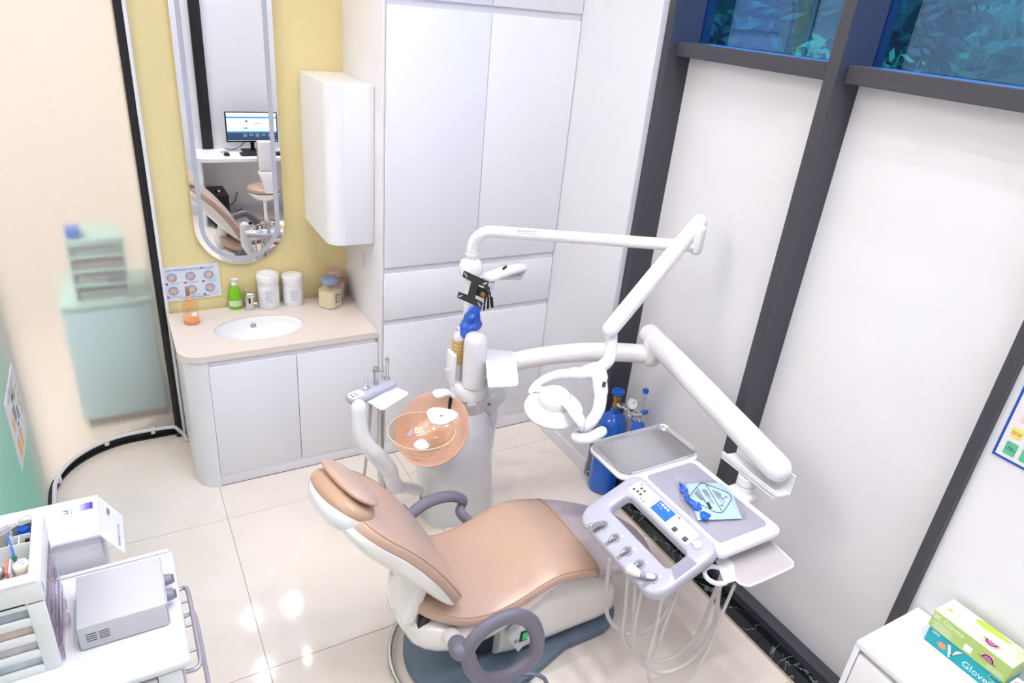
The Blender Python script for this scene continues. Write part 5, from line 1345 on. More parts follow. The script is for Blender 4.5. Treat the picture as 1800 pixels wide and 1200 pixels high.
# ---------------------------------------------------------------- monitor arm with an empty bracket
ma = thing('monitor_mount', 'white folding monitor mount with an empty black bracket on the lamp pole', 'monitor mount', (1.36, 2.66, 1.37))
bm = new(); lathe(bm, [(0.0255, 1.36), (0.052, 1.36), (0.056, 1.375), (0.056, 1.405), (0.046, 1.43), (0.034, 1.438), (0.0255, 1.44)], (PX_, PY_, -0.03), n=32); emit('hub', bm, PLASTIC, ma)
e1 = Vector((1.6173, 2.6169, 1.3400)); b1 = Vector((1.3980, 2.5190, 1.3950))
emit('lower_arm', tube(new(), [(PX_, PY_, 1.322), (PX_ + (e1.x - PX_) * 0.5, PY_ + (e1.y - PY_) * 0.5, 1.332), e1], [0.038, 0.030, 0.030], 18, 'round', sx=1.0, sy=0.5), LTGREY, ma, smooth=60)
e2 = Vector((e1.x, e1.y, e1.z + 0.045))
emit('upper_arm', tube(new(), [e2, (e2 + b1) / 2 + Z * 0.004, b1], [0.036, 0.034, 0.034], 18, 'round', sx=1.0, sy=0.62), PLASTIC, ma, smooth=60)
emit('arm_pivot', tube(new(), [e1 + Z * 0.015, e2 - Z * 0.02], 0.022, 16), LTGREY, ma)
emit('pivot_cup', tube(new(), [b1 - Z * 0.020, b1 - Z * 0.058], [0.026, 0.024], 18), LTGREY, ma)
bu = Vector((0.66, -0.72, -0.22)).normalized(); bv = Vector((-0.05, -0.14, 1)).normalized(); bv = (bv - bu * bv.dot(bu)).normalized(); bn = bu.cross(bv)
bc = Vector((1.2971, 2.4700, 1.3664))
bm = new()
H = [(-0.062, 0.072), (0.058, 0.072), (0.058, 0.040), (0.018, 0.036), (0.018, -0.036), (0.058, -0.040), (0.058, -0.072), (-0.062, -0.072), (-0.062, -0.040), (-0.018, -0.036), (-0.018, 0.036), (-0.062, 0.040)]
prism(bm, [bc + bu * x + bv * y for x, y in H], bn * 0.003, 0.0008, 1); br_ = emit('bracket_plate', bm, BRACKET, ma, smooth=20)
for sx_, sy_ in ((-0.048, 0.056), (0.044, 0.056), (-0.048, -0.056), (0.044, -0.056)):
    bm = new(); obox(bm, bc + bu * sx_ + bv * sy_ + bn * 0.0035, bu * (1 if sx_ > 0 else -1) + bv * (1 if sy_ > 0 else -1), bu * (1 if sx_ > 0 else -1) - bv * (1 if sy_ > 0 else -1), bn, 0.011, 0.0028, 0.0008, 0.0004, 1); emit('slot', bm, LTGREY, br_)
kn = bc + bu * 0.040 - bn * 0.004
bm = new(); prism(bm, [kn - bu * 0.03 + bv * 0.022, kn + bu * 0.012 + bv * 0.022, kn + bu * 0.026 + bv * 0.008, kn + bu * 0.026 - bv * 0.012, kn + bu * 0.01 - bv * 0.024, kn - bu * 0.03 - bv * 0.024], -bn * 0.006 , 0.001); emit('tilt_ear', bm, BLACK, ma)
bm = new(); lathe(bm, [(0, 0), (0.012, 0), (0.012, 0.008), (0.009, 0.010), (0, 0.010)], kn + bu * 0.008 + bn * 0.001, bn, n=20); emit('brass_bolt', bm, BRASS, ma)
emit('tilt_joint', tube(new(), [kn - bn * 0.010, b1 - Z * 0.05], 0.014, 12), BLACK, ma)
for k, dx in enumerate((-0.012, 0.0, 0.012)):
    q0 = b1 - Z * 0.060 + Vector((dx * 0.6, 0, 0))
    pts = [q0, q0 + Vector((dx * 0.6, -0.004, -0.05)), q0 + Vector((dx * 1.0 + 0.004, 0, -0.095 + 0.006 * k)), q0 + Vector((dx * 1.2 + 0.010, 0.003, -0.088)), q0 + Vector((dx * 0.9 + 0.006, 0.003, -0.04))]
    emit('cable_loop', tube(new(), spath(pts, 5), 0.004, 8), BLACK, ma)
emit('cable_stub', tube(new(), [(1.4449, 2.4859, 1.4400), (1.4633, 2.4900, 1.4500)], 0.006, 8), BLACK, ma)
# ---------------------------------------------------------------- operating lamp
la = thing('operating_lamp', 'white operating lamp on a long jointed arm above the chair', 'lamp', (1.36, 2.66, 1.40))
JE = Vector((2.1706, 2.0870, 1.6180))
dh = Vector((JE.x - PX_, JE.y - PY_, 0)); hl_ = dh.length; dh.normalize()
P0 = Vector((PX_, PY_, 0))
LP = [P0 + Z * 1.3305, P0 + Z * 1.40, P0 + Z * 1.45] + [P0 + dh * (0.10 * (1 - math.cos(a))) + Z * (1.455 + 0.10 * math.sin(a)) for a in [PI / 2 * i / 8 for i in range(1, 9)]]
LP += [P0 + dh * s_ + Z * (1.555 + (1.618 - 1.555) * (s_ - 0.1) / (hl_ - 0.1)) for s_ in (0.2, 0.4, 0.6, 0.8, hl_)]
emit('horizontal_arm', tube(new(), spath(LP, 4), 0.0265, 20), PLASTIC, la, smooth=60)
bm = new(); tube(bm, [P0 + Z * 1.425, P0 + Z * 1.435], 0.031, 20); emit('pole_collar', bm, PLASTIC, la)
L0, L1 = LP[11], LP[12]
Lc = L0 + (L1 - L0) * 0.25
Ln_ = Vector((0, 0, 1)) * 0.62 + Vector((-dh.y, dh.x, 0)) * -0.78 if (-dh.y) > 0 else Vector((0, 0, 1)) * 0.62 + Vector((dh.y, -dh.x, 0)) * 0.78
Ln_ = Vector((-0.45, -0.62, 0.64)); Lx = (L1 - L0).normalized(); Ln_ = (Ln_ - Lx * Ln_.dot(Lx)).normalized(); Ly = Ln_.cross(Lx)
bm = new(); plate(bm, Lc + Ln_ * 0.0255, Lx, Ly, 0.095, 0.020, 0.002, 0.002); ls_ = emit('rating_label', bm, LTGREY, la)
text('lettering', 'OPERATING LAMP  24V 50W', 0.007, Lc + Ln_ * 0.0277, Lx, Ly, INKBLK, ls_)
S1 = Vector((2.1940, 2.1236, 1.7150)); S2 = Vector((1.7642, 2.0803, 1.2850))
emit('arm_joint', tube(new(), [JE - Z * 0.012, JE + Z * 0.075], [0.0275, 0.028], 18, 'round'), PLASTIC, la)
emit('spring_arm', tube(new(), [S1, S1 + (S2 - S1) * 0.5, S2], [0.036, 0.037, 0.036], 22, 'round'), PLASTIC, la, smooth=60)
N1, N2, N3 = Vector((1.7847, 2.0895, 1.2450)), Vector((1.7626, 2.0514, 1.1650)), Vector((1.6885, 2.0321, 1.1300))
emit('lamp_neck', tube(new(), spath([S2 - Z * 0.02, N1, N2, (N2 + N3) / 2 - Z * 0.012, N3], 5), [0.026] * 10 + [0.027] * 6 + [0.028] * 5, 18), PLASTIC, la, smooth=60)
YA = [(1.6453, 1.9862, 1.1565), (1.6016, 2.0032, 1.1422), (1.5447, 2.0359, 1.1331), (1.4857, 2.0642, 1.1186), (1.4293, 2.0758, 1.0907), (1.3886, 2.0705, 1.0581)]
YB = [(1.6508, 1.9866, 1.1606), (1.6445, 1.9527, 1.1255), (1.6300, 1.9130, 1.0795), (1.6005, 1.8793, 1.0288), (1.5558, 1.8662, 0.9864), (1.5228, 1.8716, 0.9689)]
yk = emit('yoke', tube(new(), spath([N3] + YA[1:], 6), [0.037] * 6 + [0.030] * 6 + [0.024] * 6 + [0.021] * 6 + [0.019] * 6 + [0.014], 16, 'round', sx=1.0, sy=0.8), PLASTIC, la, smooth=60)
emit('yoke', tube(new(), spath([N3] + YB[1:], 6), [0.037] * 6 + [0.031] * 6 + [0.027] * 6 + [0.025] * 6 + [0.023] * 6 + [0.020], 16, 'round', sx=1.0, sy=0.8), PLASTIC, la, smooth=60)
bm = new(); plate(bm, Vector(YB[1]) + Vector((-0.3, -0.45, 0.5)).normalized() * 0.0285 + Vector((0.0, -0.028, -0.012)), (0.7, -0.7, 0.0), (0.35, 0.35, 0.85), 0.015, 0.022, 0.001, 0.0015); emit('badge', bm, BRACKET, la)
LC = Vector((1.4343, 1.9599, 1.0350))
LN = Vector((-0.10, -0.16, 1)).normalized()
bm = new(); lathe(bm, [(0, -0.022), (0.09, -0.022), (0.116, -0.014), (0.120, -0.002), (0.113, 0.010), (0.088, 0.024), (0.066, 0.032), (0.064, 0.060), (0.056, 0.072), (0.02, 0.077), (0, 0.077)], LC, LN, n=56); emit('lamp_head', bm, PLASTIC, la, smooth=35)
bm = new(); lathe(bm, [(0, -0.0225), (0.085, -0.0225), (0.085, -0.024), (0, -0.024)], LC, LN, n=40); emit('lamp_lens', bm, LTGREY, la)
bm = new(); lathe(bm, [(0, -0.075), (0.016, -0.072), (0.019, -0.06), (0.019, -0.0245), (0, -0.0245)], LC + LN.cross(Vector((1, 0, 0))) * 0.07, LN, n=20); emit('sensor_stub', bm, M('pinkish_sensor', 'ddd0cc', 0.4), la)
emit('bracket_bar', tube(new(), spath([Vector((1.4399, 1.9103, 1.1000)), Vector((1.4465, 1.8429, 1.0850)), Vector((1.4551, 1.7938, 1.0600)), Vector(YB[-1])], 5), [0.02] * 5 + [0.022] * 5 + [0.024] * 5 + [0.02], 14, 'round', sx=1.2, sy=0.6), PLASTIC, la, smooth=60)
emit('bracket_bar', tube(new(), spath([Vector(YA[-1]), Vector((1.4088, 2.0523, 1.0750)), Vector((1.4239, 1.9912, 1.0950))], 5), [0.014] * 5 + [0.016] * 5 + [0.018], 14, 'round', sx=1.2, sy=0.6), PLASTIC, la, smooth=60)
bm = new(); lathe(bm, [(0, 0), (0.006, 0), (0.005, 0.003), (0, 0.003)], Vector((1.4676, 1.8119, 1.0750)), (-0.4, -0.5, 0.8), n=12); emit('bar_screw', bm, GREYPL, la)
hd = [Vector(YB[-1]), Vector((1.4482, 1.8058, 0.9850)), Vector((1.4930, 1.7797, 0.9850)), Vector((1.5561, 1.7824, 1.0000))]
emit('grip_handle', tube(new(), spath(hd, 5), [0.018] * 5 + [0.022] * 5 + [0.022] * 5 + [0.021], 16, 'round'), PLASTIC, la, smooth=60)

# ---------------------------------------------------------------- assistant arm with suction holders
aa = thing('assistant_arm', 'white curved assistant arm carrying an instrument holder and a small tray, left of the spittoon', 'instrument arm', (0.9, 2.5, 0.3))
A_ = [(1.1127, 2.5600, 0.2675), (1.0461, 2.5400, 0.3202), (0.9821, 2.5200, 0.3612), (0.9508, 2.5000, 0.4290), (0.9360, 2.5000, 0.4862), (0.8912, 2.5000, 0.5635), (0.8426, 2.5000, 0.6364), (0.8118, 2.5100, 0.6965), (0.8025, 2.5200, 0.7621), (0.8038, 2.5300, 0.8449)]
emit('curved_tube', tube(new(), spath(A_, 5), [0.028] * 10 + [0.038] * 10 + [0.040] * 10 + [0.036] * 10 + [0.034] * 6, 20, 'round'), PLASTIC, aa, smooth=60)
bm = new(); lathe(bm, [(0, 0), (0.05, 0), (0.052, 0.012), (0.046, 0.02), (0, 0.02)], (1.0934, 2.5700, 0.2302), (-0.75, -0.6, 0.1), n=28, sx=1.0, sy=1.5, xdir=(0.6, -0.75, 0)); emit('wall_flange', bm, CHROME, aa, smooth=40)
HZ = 0.838
hl, hr = Vector((0.8282, 2.6469, 0.8380)), Vector((0.9978, 2.7116, 0.8380))
hu = (hr - hl).normalized(); hv = Z.cross(hu)
hm = (hl + hr) / 2
bm = new(); prism(bm, [hm + hu * x + hv * y - Z * 0.034 for x, y in rrect((hr - hl).length + 0.09, 0.085, 0.042, 8)], (0, 0, 0.034), 0.010, 3); hb = emit('holder_body', bm, LILAC, aa, smooth=45)
bm = new(); plate(bm, hl + hu * 0.0 + Z * 0.0004, hu, hv, 0.075, 0.055, 0.02, 0.001); kp = emit('keypad', bm, INKWHITE, hb)
for du_, dv_ in ((-0.011, 0.008), (0.011, 0.008), (-0.011, -0.008), (0.011, -0.008)):
    bm = new(); plate(bm, hl - hu * 0.012 + hu * du_ + hv * dv_ + Z * 0.0016, hu, hv, 0.013, 0.010, 0.004, 0.0008); emit('key', bm, GREYPL, kp)
def peg(c, prof, m, nm): 
    bm = new(); lathe(bm, prof, c, Z, n=18); return emit(nm, bm, m, aa)
c1 = hl + hu * 0.065 + hv * 0.012; c2 = hl + hu * 0.125 + hv * 0.012; c3 = hl + hu * 0.195 + hv * 0.015
peg(c1, [(0, 0), (0.017, 0), (0.016, 0.008), (0.009, 0.012), (0.008, 0.045), (0.004, 0.048), (0, 0.048)], CHROME, 'suction_tip')
peg(c2, [(0, 0), (0.012, 0), (0.011, 0.05), (0.015, 0.07), (0.015, 0.085), (0.010, 0.093), (0, 0.093)], STEEL, 'syringe_handle')
peg(c3, [(0, 0), (0.018, 0), (0.017, 0.010), (0.009, 0.014), (0.008, 0.085), (0.011, 0.100), (0.011, 0.116), (0, 0.116)], CHROME, 'suction_tube')
emit('syringe_nozzle', tube(new(), [c2 + Z * 0.078, c2 + hu * 0.035 + Z * 0.055, c2 + hu * 0.05 + Z * 0.05], [0.004, 0.003, 0.002], 8), CHROME, aa)
bm = new(); prism(bm, [Vector(p) for p in [(0.8687, 2.6085, 0.8150), (0.8985, 2.5247, 0.8150), (0.9148, 2.5185, 0.8150), (1.0565, 2.5971, 0.8150), (1.0708, 2.6193, 0.8150), (1.0350, 2.6888, 0.8150)]], (0, 0, -0.006), 0.0015); emit('small_tray', bm, PLASTIC, aa)
for k, (pp, r_, m_) in enumerate((([(0.9315, 2.5950, 0.8000), (0.9387, 2.6200, 0.6203), (0.9398, 2.6200, 0.4555), (0.9465, 2.6200, 0.3165), (1.0023, 2.6200, 0.1194)], 0.016, STEEL), ([(0.8989, 2.6500, 0.8000), (0.8910, 2.6600, 0.6069), (0.8735, 2.6600, 0.4127), (0.8702, 2.6600, 0.3104), (0.9477, 2.6200, 0.1558)], 0.008, HOSE), ([(0.8677, 2.6297, 0.8000), (0.8602, 2.6000, 0.7148), (0.8626, 2.6000, 0.6040)], 0.0045, HOSE))):
    pts = [Vector(p) for p in pp]
    if k < 2: pts += [Vector((1.16, 2.64, 0.14)), Vector((1.20, 2.655, 0.17))]
    emit('suction_hose', tube(new(), spath(pts, 6), r_, 12), m_, aa)
# ---------------------------------------------------------------- delivery unit: arms, table, trays, handpieces
du_t = thing('delivery_unit', 'white swing arm with instrument table, control panel and handpiece hoses, beside the window wall', 'instrument table', (1.8, 1.5, 0.75))
D_ = [(1.42, 2.672, 0.862), (1.5198, 2.5756, 0.8950), (1.6233, 2.5422, 0.9250), (1.7374, 2.4928, 0.9550), (1.8860, 2.4187, 0.9850), (2.0461, 2.3326, 1.0000), (2.1808, 2.2564, 1.0050)]
emit('swing_arm', tube(new(), spath(D_, 7), 0.047, 24, 'flat'), PLASTIC, du_t, smooth=60)
d_end = Vector(D_[-1])
G1, G2 = Vector((2.2111, 2.3024, 1.0850)), Vector((2.0437, 1.3194, 1.0050))
emit('arm_elbow', tube(new(), [d_end - Z * 0.012 + Vector((0.01, -0.012, 0)), d_end + Z * 0.075 + Vector((0.01, -0.012, 0))], [0.05, 0.052], 24, 'round'), PLASTIC, du_t, smooth=50)
emit('spring_arm', tube(new(), [G1, G1 + (G2 - G1) * 0.5, G2], [0.055, 0.056, 0.054], 26, 'round'), PLASTIC, du_t, smooth=60)
gd = (G2 - G1); gd.z = 0; gd.normalize(); gs = Vector((-gd.y, gd.x, 0))   # side dir
if gs.x > 0: gs = -gs
# handle channel under the arm end
ha, hb_ = Vector((1.9913, 1.5387, 0.9300)), Vector((2.0058, 1.2669, 0.9150))
hd_ = (hb_ - ha).normalized()
bm = new()
lipn = Vector((gs.x, gs.y, 0)).normalized()
prism(bm, [ha + Z * 0.004, hb_ + Z * 0.004, hb_ - Z * 0.004, ha - Z * 0.004], -lipn * 0.075, 0.001, 1)
prism(bm, [ha - Z * 0.012, hb_ - Z * 0.012, hb_ + Z * 0.022, ha + Z * 0.022], -lipn * 0.005, 0.001, 1)
prism(bm, [ha - lipn * 0.07 - Z * 0.004, hb_ - lipn * 0.07 - Z * 0.004, hb_ - lipn * 0.07 + Z * 0.085, ha - lipn * 0.07 + Z * 0.085], -lipn * 0.005, 0.001, 1)
emit('handle_channel', bm, PLASTIC, du_t, smooth=30)
bm = new(); obox(bm, (ha * 0.45 + hb_ * 0.55) - lipn * 0.016 + Z * 0.0045, hd_, lipn, Z, 0.060, 0.008, 0.0005, 0); emit('serial_label', bm, M('beige_label', 'b9b0a8', 0.5, var=0.3, scale=160), du_t, smooth=0)
PZT = 0.848
po = Vector((2.0231, 1.4162, 0.8600))
emit('table_post', tube(new(), [(po.x, po.y, 0.78), (po.x, po.y, 0.905)], 0.037, 26), PLASTIC, du_t)
bm = new(); tube(bm, [(po.x, po.y, 0.868), (po.x, po.y, 0.870)], 0.0376, 26); emit('post_seam', bm, GREYPL, du_t)
# table body
bm = new(); prism(bm, [(1.818 + x, 1.415 + y, 0.808) for x, y in rrect(0.325, 0.485, 0.035, 6)], (0, 0, 0.037), 0.014, 4); emit('table_body', bm, PLASTIC, du_t, smooth=45)
bm = new(); box(bm, 1.94, 1.36, 0.806, po.x + 0.03, po.y + 0.05, 0.838, 0.012, 3); emit('table_arm', bm, PLASTIC, du_t)
bm = new(); prism(bm, [(1.8175 + x, 1.425 + y, 0.8452) for x, y in rrect(0.250, 0.415, 0.022, 6)], (0, 0, 0.003), 0.001); emit('grey_mat', bm, GREY_MAT, du_t, smooth=30)
# steel tray in its white holder
bm = new(); prism(bm, [(1.808 + x, 1.782 + y, 0.822) for x, y in rrect(0.425, 0.255, 0.045, 8)], (0, 0, 0.016), 0.006, 3); emit('tray_holder', bm, PLASTIC, du_t, smooth=40)
stt = thing('steel_tray', 'empty shiny stainless steel instrument tray behind the grey mat', 'tray', (1.81, 1.785, 0.8385))
def rr3(w, h, r, z): return [(1.810 + x, 1.784 + y, z) for x, y in rrect(w, h, r, 8)]
bm = new(); skin(bm, [rr3(0.384, 0.216, 0.030, 0.8386), rr3(0.402, 0.234, 0.038, 0.8400), rr3(0.412, 0.242, 0.042, 0.858), rr3(0.409, 0.239, 0.040, 0.8595), rr3(0.405, 0.235, 0.039, 0.858), rr3(0.394, 0.226, 0.034, 0.8415), rr3(0.380, 0.212, 0.028, 0.8402)]); emit('tray_pan', bm, M('satin_stainless', 'dcdde0', 0.2, 1.0, var=0.02), stt, smooth=60)
# control panel frame (tilted)
PS = 0.45
def pp_(x, y, d=0.0):
    n_ = Vector((-PS, 0, 1)).normalized()
    return Vector((x, y, 0.85 + PS * (x - 1.64))) + n_ * d
PNn = Vector((-PS, 0, 1)).normalized(); PU = Vector((1, 0, PS)).normalized()
cosp = 1 / math.sqrt(1 + PS * PS)
outl = []
def rr2(x0, x1, y0, y1, r0, r1):  # r0 for the x0 side, r1 for the x1 side
    o = []
    for cx, cy, a0, r in ((x1 - r1, y1 - r1, 0, r1), (x0 + r0, y1 - r0, 90, r0), (x0 + r0, y0 + r0, 180, r0), (x1 - r1, y0 + r1, 270, r1)):
        for i in range(9):
            a = math.radians(a0 + 90 * i / 8)
            o.append((cx + r * math.cos(a), cy + r * math.sin(a)))
    return o
def band(x): return x
outer = rr2(1.383, 1.662, 1.178, 1.655, 0.065, 0.050)
inner = rr2(1.488, 1.574, 1.242, 1.586, 0.020, 0.020)
bm = new()
def ring3(pts, d, k=1.0, cx=1.5225, cy=1.4165): return [pp_(cx + (x - cx) * k, cy + (y - cy) * k, d) for x, y in pts]
def off(pts, o_):
    xs = [p[0] for p in pts]; ys = [p[1] for p in pts]
    cx, cy = (min(xs) + max(xs)) / 2, (min(ys) + max(ys)) / 2
    hx, hy = (max(xs) - min(xs)) / 2, (max(ys) - min(ys)) / 2
    return [(cx + (x - cx) * (hx + o_) / hx, cy + (y - cy) * (hy + o_) / hy) for x, y in pts]
skin(bm, [[pp_(x, y, d) for x, y in q] for q, d in ((off(outer, -0.012), -0.045), (outer, -0.034), (outer, -0.006), (off(outer, -0.003), 0.002), (off(outer, -0.010), 0.006), (off(inner, 0.010), 0.006), (off(inner, 0.003), 0.002), (inner, -0.008), (inner, -0.036), (off(inner, 0.012), -0.045))], loop=True)
emit('panel_frame', bm, LILAC, du_t, smooth=50)
# corner overlays of darker lilac
bm = new(); prism(bm, [pp_(x, y, 0.0058) for x, y in ((1.478, 1.190), (1.570, 1.190), (1.566, 1.236), (1.498, 1.236))], PNn * 0.0008, 0); emit('side_inlay', bm, LILAC_GREY, du_t, smooth=30)
# keypad strip
px0, px1, py0, py1 = 1.586, 1.646, 1.268, 1.608
bm = new(); prism(bm, [pp_(x, y, 0.0062) for x, y in rr2(px0, px1, py0, py1, 0.012, 0.012)], PNn * 0.0015, 0.0005, 1); kp_ = emit('keypad_strip', bm, INKWHITE, du_t)
def pad_rect(xc, yc, w, h, r, m, nm, par, d=0.008, th=0.0008):
    bm = new(); plate(bm, pp_(xc, yc, d), PU, Y, w, h, r, th); return emit(nm, bm, m, par, smooth=20)
KD = M('dark_grey_key', '55565e', 0.4, var=0.0); KL = M('outlined_key', 'aeb0ba', 0.4, var=0.0)
pad_rect(1.636, 1.585, 0.008, 0.014, 0.003, M('coral_key', 'ee9c88', 0.4, var=0), 'key', kp_)
pad_rect(1.604, 1.590, 0.010, 0.011, 0.002, KD, 'key', kp_)
for dx_, dy_ in ((0.009, 0.009), (-0.009, 0.009), (0.009, -0.009), (-0.009, -0.009)): pad_rect(1.616 + dx_, 1.562 + dy_, 0.011, 0.011, 0.004, KD, 'key', kp_)
for yk_, xk_ in ((1.537, 1.626), (1.523, 1.626), (1.509, 1.626), (1.541, 1.596), (1.526, 1.596), (1.511, 1.596), (1.345, 1.632), (1.330, 1.632), (1.315, 1.632), (1.300, 1.632), (1.283, 1.632), (1.275, 1.612), (1.261, 1.610)):
    k_ = pad_rect(xk_, yk_, 0.011, 0.011, 0.002, KL, 'key', kp_)
    pad_rect(xk_, yk_, 0.008, 0.008, 0.0015, INKWHITE, 'key_face', kp_, 0.0089, 0.0003)
for yk_ in (1.534, 1.518): pad_rect(1.596, yk_, 0.016, 0.0018, 0.0004, INKBLK, 'key_mark', kp_, 0.0092, 0.0003)
for yk_ in (1.346, 1.290): pad_rect(1.600, yk_, 0.020, 0.020, 0.005, KD, 'key', kp_)
pad_rect(1.600, 1.327, 0.020, 0.014, 0.003, INKWHITE, 'key', kp_); pad_rect(1.600, 1.308, 0.020, 0.014, 0.003, INKWHITE, 'key', kp_)
pad_rect(1.640, 1.372, 0.006, 0.010, 0.001, M('red_mark', 'd8505c', 0.4, var=0), 'key_mark', kp_)
SCR_B = M('display_blue', '2f74d0', 0.15, var=0.35, scale=40, emit=0.1)
sc1 = pad_rect(1.619, 1.436, 0.052, 0.088, 0.002, SCR_B, 'display', kp_)
for yy_ in (1.455, 1.440, 1.425): pad_rect(1.634, yy_, 0.010, 0.011, 0.002, M('display_icon', 'f0cdbf', 0.3, var=0), 'display_icon', kp_, 0.0089, 0.0003)
pad_rect(1.634, 1.468, 0.008, 0.007, 0.001, M('display_sky', '9cc8f2', 0.3, var=0), 'display_icon', kp_, 0.0089, 0.0003)
text('display_lettering', 'Running', 0.009, pp_(1.622, 1.458, 0.0089), -Y, PU, M('display_pink', 'e8a4b8', 0.3, var=0), kp_, 0.0003)
bm = new(); lathe(bm, [(0, 0), (0.016, 0), (0.016, 0.006), (0.013, 0.009), (0, 0.010)], pp_(1.615, 1.243, 0.006), PNn, n=24); emit('joystick_cap', bm, PLASTIC_MATT, du_t)
# handpiece holders
HY = [1.537, 1.461, 1.388, 1.316, 1.243]
for i, y_ in enumerate(HY):
    c = pp_(1.432, y_, 0.0064)
    bm = new(); lathe(bm, [(0.0135, 0), (0.019, 0), (0.020, 0.002), (0.0135, 0.003)], c, PNn, n=24); emit('holder_ring', bm, LILAC_GREY, du_t)
    bm = new(); lathe(bm, [(0, -0.002), (0.0135, -0.002), (0.0135, 0.0008), (0, 0.0008)], c, PNn, n=20); emit('holder_socket', bm, GREYPL, du_t)
    bm = new(); obox(bm, pp_(1.406, y_, 0.0062), PU, Y, PNn, 0.018, 0.0085, 0.0012, 0.001); emit('holder_notch', bm, GREYPL, du_t)
    if i in (1, 2, 3): emit('hose_tip', tube(new(), [c + PNn * 0.0, c + PNn * 0.014 - PU * 0.012, c + PNn * 0.010 - PU * 0.024], [0.008, 0.008, 0.006], 12, 'round'), STEEL, du_t)
    if i >= 1:
        bm = new(); obox(bm, pp_(1.452, y_ - 0.009, 0.0066), PU, Y, PNn, 0.0065, 0.003, 0.001, 0.0008); emit('indicator_light', bm, M('led_%d' % i, 'dfe4ff', 0.3, var=0, emit=1.6), du_t)
# air-water syringe in the first holder
c = pp_(1.432, HY[0], 0.0064)
sy_ = thing('air_water_syringe', 'chrome air-water syringe with a thin bent nozzle in the first holder of the panel', 'syringe', tuple(c))
emit('syringe_body', tube(new(), [c + PNn * 0.002, c + PNn * 0.022 - PU * 0.018, c + PNn * 0.034 - PU * 0.044], [0.010, 0.011, 0.009], 14, 'round'), GREYPL, sy_)
emit('syringe_head', tube(new(), [c + PNn * 0.030 - PU * 0.040, c + PNn * 0.042 - PU * 0.048], [0.011, 0.010], 14, 'round'), CHROME, sy_)
emit('nozzle', tube(new(), spath([c + PNn * 0.038 - PU * 0.052, c + PNn * 0.030 - PU * 0.075 - Y * 0.004, c + PNn * 0.0 - PU * 0.090 - Y * 0.010], 5), [0.003] * 6 + [0.002] * 5, 8), CHROME, sy_)
c = pp_(1.432, HY[4], 0.0064)
hp = thing('ivory_handpiece', 'ivory coloured handpiece end lying across the last two holders of the panel', 'handpiece', tuple(c))
q1, q2, q3 = c + PNn * 0.012, c + PNn * 0.020 - PU * 0.03 + Y * 0.03, c + PNn * 0.030 - PU * 0.045 + Y * 0.062
emit('sleeve', tube(new(), [q1, q2 * 0.5 + q1 * 0.5], 0.010, 16, 'round'), M('ivory_plastic', 'efe9e2', 0.3), hp)
emit('grip', tube(new(), [q2 * 0.5 + q1 * 0.5, q2], 0.0115, 16), LILAC_GREY, hp)
bm = new(); ax_ = (q3 - q2).normalized(); lathe(bm, [(0.010, 0), (0.015, 0.014), (0.019, 0.036), (0.0195, 0.050), (0.0165, 0.050), (0.014, 0.03), (0.0, 0.028), (0.0, 0.0)], q2 - ax_ * 0.002, ax_, n=24); emit('cup_end', bm, M('ivory_cup', 'ece4da', 0.35), hp, smooth=50)
# lower side tray with a cup ring
ZT2 = 0.762
TR = [(1.7276, 1.2238, 0.7620), (1.7503, 1.2295, 0.7620), (1.9415, 1.2339, 0.7620), (1.9649, 1.2271, 0.7620), (1.9721, 1.2139, 0.7620), (1.9646, 1.1041, 0.7620), (1.9515, 1.0850, 0.7620), (1.9231, 1.0762, 0.7620), (1.7415, 1.0746, 0.7620), (1.7166, 1.0800, 0.7620), (1.6981, 1.0997, 0.7620), (1.7035, 1.1348, 0.7620)]
bm = new(); prism(bm, [Vector(p) for p in TR], (0, 0, -0.005), 0.0015, 1); emit('side_tray', bm, M('pale_grey_tray', 'c2bbbe', 0.35, var=0.01), du_t)
bm = new(); tube(bm, [Vector(p) + Z * 0.0005 for p in spath(TR, 3, True)], 0.0042, 8, closed=True); emit('tray_rim', bm, PLASTIC, du_t)
rc_ = Vector((1.6502, 1.1644, 0.7620))
bm = new(); lathe(bm, [(0.034, -0.006), (0.0475, -0.006), (0.0485, 0.0), (0.0475, 0.004), (0.034, 0.004), (0.033, 0.0)], rc_, Z, n=40); bm2 = bm
v_ = bm.verts[:]
emit('cup_ring', bm, PLASTIC, du_t, smooth=50)
bm = new(); prism(bm, [Vector(p) + Z * 0.002 for p in [(1.7515, 1.1794, 0.7620), (1.7420, 1.2269, 0.7620), (1.6991, 1.2178, 0.7620), (1.6471, 1.1196, 0.7620), (1.6968, 1.1146, 0.7620)]], (0, 0, -0.006), 0.001, 1)
emit('ring_web', bm, PLASTIC, du_t)
emit('tray_bracket', tube(new(), [Vector(TR[1]) + Z * -0.004, Vector((1.72, 1.26, 0.81))], 0.010, 10, 'round'), PLASTIC, du_t)
